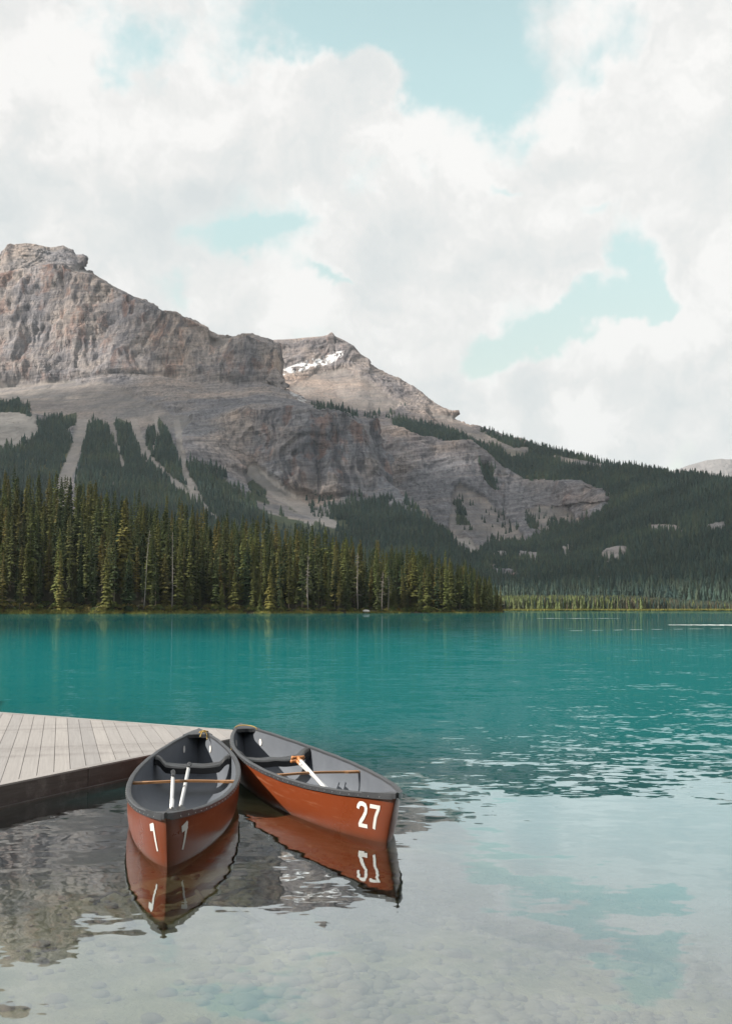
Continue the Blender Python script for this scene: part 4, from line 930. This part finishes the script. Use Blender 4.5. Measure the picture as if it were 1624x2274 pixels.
def stroke(pts, w, sub=6):
    """polyline -> strip of left/right pairs; w a width or one per point"""
    P = [Vector(q) for q in pts]; ws = w if hasattr(w, '__len__') else [w] * len(P); out = []
    Q, Wd = [], []
    for i in range(len(P) - 1):
        for k in range(sub): Q.append(P[i].lerp(P[i + 1], k / sub)); Wd.append(ws[i] + (ws[i + 1] - ws[i]) * k / sub)
    Q.append(P[-1]); Wd.append(ws[-1])
    for i, q in enumerate(Q):
        t = (Q[min(i + 1, len(Q) - 1)] - Q[max(i - 1, 0)]).normalized(); n = Vector((-t.y, t.x)) * Wd[i] / 2; out.append((tuple(q + n), tuple(q - n)))
    return out
def make_canoe(near, farp, label, thwart_s, seat_s):
    c = (near + farp) / 2; d_ = near - farp; rz = math.atan2(d_.y, d_.x)
    root = empty('canoe', (c.x, c.y, 0), rz, label, 'canoe', 'rental canoes moored at the dock')
    hull = shell('hull', 0., hull_m, root); shell('liner', .011, liner_m, root)
    for sd in (1, -1):                                         # gunwales with a lip outside and inside
        prof = [(-.024, -.004), (-.022, .012), (-.010, .017), (.009, .016), (.015, .010), (.015, -.020), (.009, -.022), (.006, -.004)]
        V, Fc = [], []; n = len(prof)
        for s in SS:
            s = max(-.992, min(.992, s)); e = 1e-3; p0 = hullpt(s, 0); t = (hullpt(s + e, 0) - hullpt(s - e, 0)).normalized(); nr = Vector((-t.y, t.x, 0)).normalized()
            wv = .004 * math.sin(s * 31) * .3
            for (u, w) in prof:
                q = p0 + nr * u + Vector((0, 0, w)); V.append((q.x, max(q.y, .001) * sd, q.z + wv))
        for i in range(len(SS) - 1):
            for k in range(n):
                f = (i * n + k, i * n + (k + 1) % n, (i + 1) * n + (k + 1) % n, (i + 1) * n + k); Fc.append(f if sd > 0 else f[::-1])
        gw = mesh('gunwale', V, Fc, black_m, root, False)
        rv = MB()                                              # rivets along the outer lip
        for k in range(44):
            s = -.95 + 1.9 * k / 43; e = 1e-3; p0 = hullpt(s, 0); t = (hullpt(s + e, 0) - hullpt(s - e, 0)).normalized(); nr = Vector((-t.y, t.x, 0)).normalized()
            q = p0 + nr * .015 + Vector((0, 0, -.008)); w = p0 + nr * .018 + Vector((0, 0, -.008)); rv.tube([(q.x, q.y * sd, q.z), (w.x, w.y * sd, w.z)], [.0045, .003], 6)
        rv.build('rivets', steel_m, gw)
    for e in (1, -1):                                          # moulded end caps with a scooped inner edge
        V, Fc = [], []; rows = 9; cols = 9
        for i in range(rows):
            s = e * (1.006 - .125 * i / (rows - 1)); b = max(half(min(abs(s), .9985)) + .016, .014) if i else .012
            x = s * LEN / 2
            for j in range(cols):
                f = -1 + 2 * j / (cols - 1); scoop = (.075 * (1 - f * f)) * (i / (rows - 1)) ** 2 * e
                V.append((x + scoop, f * b, sheer(s) + .020 + .008 * (1 - abs(f)) - .012 * (1 - f * f) * (i / (rows - 1)) ** 3))
        nV = len(V); V += [(x, y, z - .036) for x, y, z in V]; idx = lambda i, j, k=0: k * nV + i * cols + j
        for i in range(rows - 1):
            for j in range(cols - 1):
                for k in (0, 1):
                    f = (idx(i, j, k), idx(i + 1, j, k), idx(i + 1, j + 1, k), idx(i, j + 1, k)); Fc.append(f if (k == 0) == (e > 0) else f[::-1])
        rim = [(0, j) for j in range(cols)] + [(i, cols - 1) for i in range(1, rows)] + [(rows - 1, j) for j in range(cols - 2, -1, -1)] + [(i, 0) for i in range(rows - 2, 0, -1)]
        for a, b in zip(rim, rim[1:] + rim[:1]): f = (idx(*a), idx(*b), idx(*b, 1), idx(*a, 1)); Fc.append(f if e < 0 else f[::-1])
        mesh('end_cap', V, Fc, black_m, root, False)
    # thwart: flat ash bar, waisted between its broad ends
    b = half(thwart_s) - .012; V, Fc = [], []; n = 24
    for k in range(n + 1):
        f = -1 + 2 * k / n; w = .018 + .017 * sstep(abs(f), .62, .80) ; y = f * b; zt = sheer(thwart_s) - .026 + .005 * math.cos(f * 3); x = thwart_s * LEN / 2
        V += [(x - w, y, zt - .018), (x + w, y, zt - .018), (x + w, y, zt), (x - w, y, zt)]
        if k: a = 4 * k; Fc += [(a - 4 + q, a - 4 + (q + 1) % 4, a + (q + 1) % 4, a + q) for q in range(4)]
    Fc += [(0, 3, 2, 1), (4 * n, 4 * n + 1, 4 * n + 2, 4 * n + 3)]; mesh('thwart', V, Fc, ash_m, root)
    # seat: moulded saddle hung between the gunwales
    b = half(seat_s) - .016; V, Fc = [], []; nx_, ny_ = 10, 28; x0 = seat_s * LEN / 2
    def top(u, f): return sheer(seat_s) - .085 - .022 * math.cos(f * math.pi * .9) * (1 - .5 * (2 * u - 1) ** 2) + .062 * float(sstep(abs(f), .70, .93)) + .012 * math.exp(-(f * 5) ** 2)
    for lay_ in (0, 1):
        for i in range(nx_ + 1):
            u = i / nx_
            for j in range(ny_ + 1):
                f = -1 + 2 * j / ny_; narrow = 1 - .45 * float(sstep(abs(f), .55, .95)); x = x0 + (u - .5) * .27 * narrow
                z = top(u, f) - .020 * (2 * abs(u - .5)) ** 6 - (.055 * (.6 + .4 * (2 * abs(u - .5)) ** 2) if lay_ else 0); V.append((x, f * b, z))
    R_ = ny_ + 1; T_ = (nx_ + 1) * R_
    for i in range(nx_):
        for j in range(ny_): a = i * R_ + j; Fc += [(a, a + R_, a + R_ + 1, a + 1)[::-1], (T_ + a, T_ + a + 1, T_ + a + R_ + 1, T_ + a + R_)[::-1]]
    for j in range(ny_): a, bb = j, nx_ * R_ + j; Fc += [(a, a + 1, T_ + a + 1, T_ + a), (bb + 1, bb, T_ + bb, T_ + bb + 1)]
    for i in range(nx_): a, bb = i * R_, i * R_ + ny_; Fc += [(a + R_, a, T_ + a, T_ + a + R_), (bb, bb + R_, T_ + bb + R_, T_ + bb)]
    mesh('seat', V, Fc, seat_m, root, False)
    # carrying handle hole plate near the far end, and a rib down the wall beside the thwart
    for sd in (1, -1):
        V = []; s0 = -.865
        for k in range(14):
            q = 2 * math.pi * k / 14; pt = hullpt(s0 + .011 * math.cos(q), .22 + .085 * math.sin(q), .017); V.append((pt.x, pt.y * sd, pt.z))
        mesh('grab_hole', V, [tuple(range(14)) if sd > 0 else tuple(range(14))[::-1]], white_m if sd < 0 else white_m, root)
    s0 = thwart_s + .10; V, Fc = [], []
    for k in range(16):
        th = .05 + 1.32 * k / 15; w = .011 - .004 * k / 15
        for u in (-1, 1): pt = hullpt(s0 + u * w / 2.2 * .9, th, .0145); V.append((pt.x, -pt.y, pt.z) if True else 0)
        if k: a = 2 * k; Fc.append((a - 2, a - 1, a + 1, a))
    mesh('strap', V, Fc, seat_m, root)
    return root, hull
n17, f17 = xy(onz(368.5, 1803, .383)), xy(onz(441, 1618, .383))
n27, f27 = xy(onz(880, 1759, .383)), xy(onz(538, 1607, .383))
def setlen(n, f):
    d_ = (f - n).normalized(); return n, n + d_ * LEN
n17, f17 = setlen(n17, f17); n27, f27 = setlen(n27, f27)
c17, h17 = make_canoe(n17, f17, 'orange canoe with a single thin numeral on each side of its bow, nearer the dock', -(-.08), -.47)
c27, h27 = make_canoe(n27, f27, 'orange canoe marked 27 on its bow, moored at the dock corner', .16, -.42)
# numerals: (distance back from the bow tip, height)
# 27 sits on the left side of its canoe seen along the boat from far to near (sd = -1 is the side facing the lens)
def two(o, z0, h, w):
    t = .029; P_ = [(o + w, z0 + h * .74), (o + w * .96, z0 + h * .86), (o + w * .78, z0 + h * .96), (o + w * .5, z0 + h * .975), (o + w * .2, z0 + h * .93), (o + w * .08, z0 + h * .80), (o + w * .12, z0 + h * .64), (o + w * .38, z0 + h * .42), (o + w * .72, z0 + h * .22), (o + w * .86, z0 + h * .07)]
    return [stroke(P_, t * 1.1, 4), stroke([(o + w * 1.0, z0 + .014), (o - w * .06, z0 + .014)], .029, 4)]
def seven(o, z0, h, w): return [stroke([(o + w, z0 + h - .014), (o - .010, z0 + h - .014)], .029, 4), stroke([(o + .004, z0 + h - .024), (o + w * .30, z0 + h * .50), (o + w * .48, z0)], [.030, .031, .033], 5)]
SIDE27 = -1
ribbon(two(.262, .088, .178, .105), SIDE27, h27, white_m); ribbon(seven(.128, .092, .178, .100), SIDE27, h27, white_m)
ribbon([stroke([(.176, .256), (.250, .240)], [.056, .046], 3), stroke([(.186, .276), (.160, .18), (.138, .098)], [.030, .030, .024], 5)], -1, h17, white_m)
ribbon([stroke([(.258, .256), (.170, .236)], [.056, .046], 3), stroke([(.250, .276), (.225, .18), (.205, .095)], [.032, .030, .026], 5)], 1, h17, white_m)
# ------------------------------------------------------------------ paddles
def paddle(a, b, grip, label, smat, gmat, sleeve=False):
    a, b = Vector(a), Vector(b); d_ = (b - a); L = d_.length; q = d_.to_track_quat('X', 'Z')
    root = empty('paddle', a, 0, label, 'paddle', 'paddles lying in the canoes'); root.rotation_mode = 'QUATERNION'; root.rotation_quaternion = q
    m = MB(); m.tube([(.10, 0, 0), (L - .45, 0, 0)], .0155, 12); sh = m.build('shaft', smat, root, True)
    m = MB()
    if grip == 'tee':
        m.tube([(0.0, -.062, 0), (0, -.055, 0), (0, -.03, 0), (0, 0, 0), (0, .03, 0), (0, .055, 0), (0, .062, 0)], [.008, .019, .015, .017, .015, .019, .008], 10); m.tube([(0, 0, 0), (.03, 0, 0), (.11, 0, 0)], [.014, .014, .018], 10)
    else:
        m.tube([(-.035, 0, 0), (-.03, 0, 0), (-.01, 0, 0), (.02, 0, 0), (.06, 0, 0), (.12, 0, 0)], [.008, .018, .022, .015, .014, .018], 10)
    m.build('grip', gmat, root, True)
    if sleeve:
        m = MB(); m.tube([(L - .60, 0, 0), (L - .44, 0, 0)], .0175, 12); m.build('sleeve', alu_m, sh, True)
    V, Fc = [], []; n = 12
    for k in range(n + 1):
        f = k / n; w = .018 + .085 * math.sin(min(1, f * 1.5) * math.pi / 2) * (1 - .35 * max(0, f - .85) / .15); x = L - .46 + .46 * f; t = .010 * (1 - .6 * f)
        V += [(x, -w, 0), (x, 0, t), (x, w, 0), (x, 0, -t)]
        if k: a_ = 4 * k; Fc += [(a_ - 4 + j, a_ - 4 + (j + 1) % 4, a_ + (j + 1) % 4, a_ + j) for j in range(4)]
    Fc += [(0, 3, 2, 1), (4 * n, 4 * n + 1, 4 * n + 2, 4 * n + 3)]; m = mesh('blade', V, Fc, gmat, root)
    return root
def cw(c, x, y, z): return Matrix.Translation(c.location) @ Matrix.Rotation(c.rotation_euler.z, 4, 'Z') @ Vector((x, y, z))
def atz(px, py, z): return onz(px, py, z)
paddle(atz(384, 1716, .30), atz(379, 1850, .02), 'knob', 'white paddle whose black grip rests on the wooden thwart of the canoe by the dock', shaft_m, grip_m, True)
paddle(atz(420, 1698, .285), atz(392, 1836, .02), 'knob', 'white paddle whose black grip reaches the seat of the canoe by the dock', shaft_m, grip_m)
paddle(atz(661, 1682, .31), cw(c27, 1.75, -.03, .03), 'tee', 'silver paddle lying uppermost across the thwart of canoe 27, orange grip highest', alu_m, orange_m)
paddle(atz(659, 1690, .255), cw(c27, 1.72, .06, .02), 'tee', 'silver paddle under another one in canoe 27, orange grip lower on the seat', alu_m, orange_m)
# ------------------------------------------------------------------ mooring ropes
def rope(pts, label, r_=.006):
    P_ = [Vector(q) for q in pts]; Q = []
    for i in range(len(P_) - 1):
        p0, p1, p2, p3 = P_[max(i - 1, 0)], P_[i], P_[i + 1], P_[min(i + 2, len(P_) - 1)]
        for k in range(6):
            t = k / 6; Q.append(.5 * ((2 * p1) + (p2 - p0) * t + (2 * p0 - 5 * p1 + 4 * p2 - p3) * t * t + (3 * p1 - p0 - 3 * p2 + p3) * t ** 3))
    Q.append(P_[-1]); o0 = Q[0].copy(); m = MB(); m.tube([q - o0 for q in Q], r_, 7); o = m.build('rope', rope_m, None, True); o.location = o0
    tag(o, label, 'rope', 'yellow mooring ropes')
def cw_(c, x, y, z): return c.matrix_world @ Vector((x, y, z)) if False else Matrix.Translation(c.location) @ Matrix.Rotation(c.rotation_euler.z, 4, 'Z') @ Vector((x, y, z))
e = LEN / 2; zt = .40
rope([cw(c27, -e + .30, -.13 * 0 + .125, .31), cw(c27, -e + .29, .10, .36), cw(c27, -e + .22, .02, .378), cw(c27, -e + .19, -.07, .372), cw(c27, -e + .20, -.115, .345), cw(c27, -e + .22, -.14, .29), cw(c27, -e + .24, -.15, .22), cw(c27, -e + .25, -.155, .12)],
     'yellow rope wound round the far end of canoe 27 and hanging down its side')
rope([cw(c17, -e + .34, .10, .30), cw(c17, -e + .28, .085, .36), cw(c17, -e + .24, .04, .378), cw(c17, -e + .30, .02, .368), cw(c17, -e + .27, .09, .38), cw(c17, -e + .20, .10, .365), cw(c17, -e + .24, .06, .384), cw(c17, -e + .36, .035, .355), cw(c17, -e + .40, .03, .335)],
     'yellow rope knotted over the far end of the canoe by the dock')
# ------------------------------------------------------------------ stones and sunken logs on the lake bed
peb_m, N, p = material('pebble', rough=.9, spec=.2); oi = N.node('ShaderNodeObjectInfo').outputs['Random']; P_ = N.node('ShaderNodeNewGeometry').outputs['Position']
N.put(p.inputs['Base Color'], N.mix(N.noise(P_, 9., 5., .65), (.18, .165, .12), N.ramp(oi, [(0., (.20, .175, .13)), (.5, (.34, .30, .23)), (1., (.28, .26, .22))])))
SM = [stone_mesh(60 + k, .55, .22, 2) for k in range(7)]
for me in SM: me.materials.append(peb_m)
q = random.Random(12); stones = []
while len(stones) < 3400:
    D = 3.6 + 9 * q.random() ** 1.4; px = q.uniform(-200, 1800); x = (px - CX) / F * D
    if x < -1.0 and q.random() < .8: continue
    if fbm(np.array([[x * .7, D * .7, 3.]]), 3)[0] < -.12 and q.random() < .75: continue
    sz = q.choice((.018, .022, .028, .034, .04, .05, .062)) * q.uniform(.8, 1.2) * (1.1 if 0 < x + .9 < 2 else .85)
    stones.append((x, D, sz))
stones.sort(key=lambda s: -s[2] / s[1])
def bz(x, y): return float(bed_z(np.array(x), np.array(y)) + fbm(np.array([[x / 2.2, y / 2.2, 0.]]), 5, .55)[0] * .10)
big = [s for s in stones if abs(s[0] / s[1]) < .33][:300]; bs = set(big); small = [s for s in stones if s not in bs]
for x, y, sz in big:
    o = bpy.data.objects.new('stone', SM[q.randrange(7)]); link(o, bed); o.location = (x, y, bz(x, y) + sz * .08); o.rotation_euler = (q.gauss(0, .2), q.gauss(0, .2), q.random() * 6.28); o.scale = (sz, sz * q.uniform(.65, 1.), sz * q.uniform(.8, 1.1))
pts = np.array([(x, y, 0) for x, y, s in small]); pts[:, 2] = bed_z(pts[:, 0], pts[:, 1]) + fbm(pts / 2.2 * np.array([1, 1, 0]), 5, .55) * .10 + .005
scatter('pebbles', pts, np.array([s for _, _, s in small]), rng.random(len(small)) * 6.28, rng.integers(0, 7, len(small)), SM, parent=bed)
log_m, N, p = material('sunken_wood', rough=.9, spec=.15); P_ = N.node('ShaderNodeTexCoord').outputs['Object']
N.put(p.inputs['Base Color'], N.mix(N.noise(N.v('MULTIPLY', P_, (2, 25, 25)), 1., 4., .6), (.10, .085, .05), (.32, .28, .18)))
for k, (xa, ya, xb, yb, r_, lb) in enumerate([(330, 2010, 540, 1915, .035, 'straight sunken log slanting up to the hull of the canoe by the dock, under water'), (290, 1995, 500, 1945, .02, 'thin sunken branch beside the straight log left of the canoe, under water'),
      (420, 1960, 610, 2080, .02, 'thin sunken branch crossing under the bow of the canoe by the dock'), (180, 1985, 330, 1975, .018, 'short sunken branch lying level on the lake bed at the left'),
      (590, 1930, 610, 2000, .055, 'thick sunken log between the two canoes, under water'), (640, 1925, 700, 2005, .06, 'thick sunken log under the reflection of canoe 27')]):
    a, b = onz(xa, ya, -.5), onz(xb, yb, -.5)
    a.z, b.z = bz(a.x, a.y) + .06, bz(b.x, b.y) + .10
    d_ = b - a; m = MB(); n = 8; m.tube([(d_.length * i_ / n, .03 * math.sin(i_ * 1.3 + k), .02 * math.sin(i_ * 2.1)) for i_ in range(n + 1)], [r_ * (1 - .35 * i_ / n) for i_ in range(n + 1)], 8)
    o = m.build('sunken_log', log_m, None, True); o.location = a; o.rotation_mode = 'QUATERNION'; o.rotation_quaternion = d_.to_track_quat('X', 'Z'); tag(o, lb, 'log', 'sunken logs and branches')
# ------------------------------------------------------------------ the lake surface, open where the canoes float in it
from mathutils.geometry import delaunay_2d_cdt
holes = []
for c in (c17, c27):
    top, bot = [], []
    for s in SS:
        s = max(-.9995, min(.9995, s)); lo, hi = 0., math.pi / 2
        for _ in range(30):
            mid = (lo + hi) / 2
            if hullpt(s, mid, .005).z > 0: lo = mid
            else: hi = mid
        p_ = hullpt(s, lo, .005); top.append(cw(c, p_.x, max(p_.y, .0008), 0)); bot.append(cw(c, p_.x, -max(p_.y, .0008), 0))
    holes.append([(q_.x, q_.y) for q_ in top + bot[::-1]])
wx = np.concatenate([-np.geomspace(6, 3000, 22)[::-1], np.linspace(-4.5, 4.5, 12), np.geomspace(6, 3000, 22)]); wy = np.concatenate([-np.geomspace(2, 900, 12)[::-1], np.linspace(0, 50, 52), np.geomspace(53, 830, 24)])
GX, GY = np.meshgrid(wx, wy); pts = list(zip(GX.ravel().tolist(), GY.ravel().tolist())); edges = []
for h_ in holes:
    b = len(pts); pts += h_; edges += [(b + k, b + (k + 1) % len(h_)) for k in range(len(h_))]
res = delaunay_2d_cdt([Vector(q_) for q_ in pts], edges, [], 0, 1e-6)
V2 = np.array([(v_.x, v_.y) for v_ in res[0]]); Ft = [tuple(f) for f in res[2]]
cen = np.array([V2[list(f)].mean(0) for f in Ft]); out_ = ~(inpoly(cen[:, 0], cen[:, 1], holes[0]) | inpoly(cen[:, 0], cen[:, 1], holes[1]))
Ft = [f for f, k in zip(Ft, out_) if k]
def up(f): a, b, c = (V2[i_] for i_ in f[:3]); return f if (b[0] - a[0]) * (c[1] - a[1]) - (b[1] - a[1]) * (c[0] - a[0]) > 0 else f[::-1]
water = tag(mesh('water', np.concatenate([V2, V2[:, :1] * 0], 1), [up(f) for f in Ft], wm), kind='structure')
dep = -bed_z(V2[:, 0], V2[:, 1])
addattr(water, 'murk', np.clip(1 - np.exp(-np.maximum(dep - .62, 0) * 4.), 0, 1))

# ------------------------------------------------------------------ outside the picture: the near bank with its wood, a hut added to shade the dock, the cloud that shades the mountains
gx = np.linspace(-160, 160, 60); gy = np.linspace(-140, -6, 26); GX, GY = np.meshgrid(gx, gy)
edge_y = -9 + .012 * np.abs(gx) ** 1.5 - fbm(np.stack([gx / 25., gx * 0, gx * 0 + 9.], -1), 3) * 2
GY = gy[:, None] + (edge_y - gy[-1])[None, :]; GX = np.broadcast_to(gx, GY.shape); tt = (edge_y[None, :] - GY)
Z = -.8 + 1.6 * sstep(tt, 0, 8) + np.maximum(tt - 8, 0) * .09; i = np.arange(GX.size).reshape(GX.shape)
tag(mesh('ground', np.stack([GX, GY, Z], -1).reshape(-1, 3), quad(i), fm, smooth=True), kind='structure')
n = 900; x = rng.uniform(-150, 150, n); ey = np.interp(x, gx, edge_y); y = ey - 7 - rng.random(n) * 75; tt = ey - y
keep = (np.hypot(x, y) > 16); x, y, tt = x[keep], y[keep], tt[keep]; n = len(x); hh = rng.uniform(.7, 1.25, n)
scatter('spruce_wood', np.stack([x, y, .8 + np.maximum(tt - 8, 0) * .09 - .2], -1), np.stack([hh, hh, hh], -1), rng.random(n) * 6.28, rng.integers(0, 8, n), kinds)
bh = empty('shade_hut', (-9.6, 14.0, 0), math.atan2(.22, .96), 'added plank hut with a gabled roof, unseen at left, shading the dock', 'shade_hut')  # made-up building, out of view, throws the shadow on the dock's far corner
m = MB(); m.box((-4.5, .0, -3), (-.0, 6, .3)); m.build('platform', dark_m, bh)
m = MB(); m.box((-4.4, .12, .3), (-.1, 5.9, 2.7)); m.add([(-4.4, .12, 2.7), (-.1, .12, 2.7), (-.1, .121, 2.7), (-2.25, .12, 4.3)], [(0, 1, 3)]); m.add([(-4.4, 5.9, 2.7), (-.1, 5.9, 2.7), (-2.25, 5.9, 4.3)], [(0, 2, 1)]); m.build('wall', dark_m, bh)
m = MB()
for sd in (0, 1):
    x0, x1 = ((-4.8, -2.25), (.3, -2.25))[sd]; z0 = 2.45
    m.add([(x0, -.3, z0), (x1, -.3, 4.33), (x1, 6.3, 4.33), (x0, 6.3, z0), (x0, -.3, z0 + .12), (x1, -.3, 4.48), (x1, 6.3, 4.48), (x0, 6.3, z0 + .12)], [(0, 1, 2, 3), (7, 6, 5, 4), (0, 4, 5, 1), (2, 6, 7, 3), (0, 3, 7, 4)])
m.build('roof', wood_m, bh)
m = MB(); m.box((-2.9, .07, .31), (-1.6, .118, 2.4)); m.build('door', wood_m, bh)
cl_m = bpy.data.materials.new('cloud'); cl_m.use_nodes = True; N = NT(cl_m.node_tree); N.n.clear()
P_ = N.node('ShaderNodeNewGeometry').outputs['Position']
a_ = N.m('MULTIPLY', N.attr('thick'), N.ss(N.noise(P_, .0035, 6., .6), .30, .52))
t_ = N.node('ShaderNodeBsdfTransparent'); f_ = N.node('ShaderNodeBsdfDiffuse'); f_.inputs[0].default_value = (.9, .9, .9, 1); tl = N.node('ShaderNodeBsdfTranslucent'); tl.inputs[0].default_value = (.9, .9, .9, 1)
ad = N.node('ShaderNodeMixShader'); ad.inputs[0].default_value = .35; N.l.new(f_.outputs[0], ad.inputs[1]); N.l.new(tl.outputs[0], ad.inputs[2])
mx_ = N.node('ShaderNodeMixShader'); N.put(mx_.inputs[0], N.m('MULTIPLY', a_, .74)); N.l.new(t_.outputs[0], mx_.inputs[1]); N.l.new(ad.outputs[0], mx_.inputs[2])
N.l.new(mx_.outputs[0], N.node('ShaderNodeOutputMaterial').inputs[0])
cx_, cy_ = np.meshgrid(np.linspace(-4300, -1280, 90), np.linspace(-80, 2900, 90))
CP = [(-4300, 380), (-3100, 380), (-2500, 350), (-1900, 430), (-1480, 800), (-1400, 1500), (-1500, 2250), (-1800, 2650), (-2080, 2800), (-2290, 2780), (-2470, 2640), (-2560, 2450), (-2900, 2310), (-3400, 2330), (-4300, 2350)]
dn = np.full(cx_.shape, 1e9)
for (x1, y1), (x2, y2) in zip(CP, CP[1:] + CP[:1]):
    dx, dy = x2 - x1, y2 - y1; t = np.clip(((cx_ - x1) * dx + (cy_ - y1) * dy) / (dx * dx + dy * dy), 0, 1); dn = np.minimum(dn, np.hypot(cx_ - x1 - t * dx, cy_ - y1 - t * dy))
sd_ = np.where(inpoly(cx_, cy_, CP), dn, -dn) + fbm(np.stack([cx_ / 420., cy_ / 420., cx_ * 0], -1), 4) * 110
th_ = sstep(sd_, -70, 190); nz = fbm(np.stack([cx_ / 300., cy_ / 300., cx_ * 0 + 4], -1), 4)
i = np.arange(cx_.size).reshape(cx_.shape); T1 = np.stack([cx_, cy_, 1905 + th_ * (120 + 90 * nz)], -1).reshape(-1, 3); T2 = np.stack([cx_, cy_, 1895 - th_ * (30 + 20 * nz)], -1).reshape(-1, 3)
cloud = tag(mesh('cloud', np.concatenate([T1, T2]), np.concatenate([quad(i), quad(i)[:, ::-1] + cx_.size]), cl_m, smooth=True), kind='stuff')
addattr(cloud, 'thick', np.concatenate([th_.ravel()] * 2))
# ------------------------------------------------------------------ thin air between here and the mountains
hz_m = bpy.data.materials.new('haze'); hz_m.use_nodes = True; N = NT(hz_m.node_tree); N.n.clear()
pv = N.node('ShaderNodeVolumePrincipled'); pv.inputs['Color'].default_value = (.80, .92, 1., 1); pv.inputs['Density'].default_value = 3.0e-5; pv.inputs['Anisotropy'].default_value = .2
N.l.new(pv.outputs[0], N.node('ShaderNodeOutputMaterial').inputs['Volume'])
m = MB(); m.box((-15000, -9500, -11), (15000, 16500, 1700)); hz = m.build('haze', hz_m); tag(hz, kind='stuff')
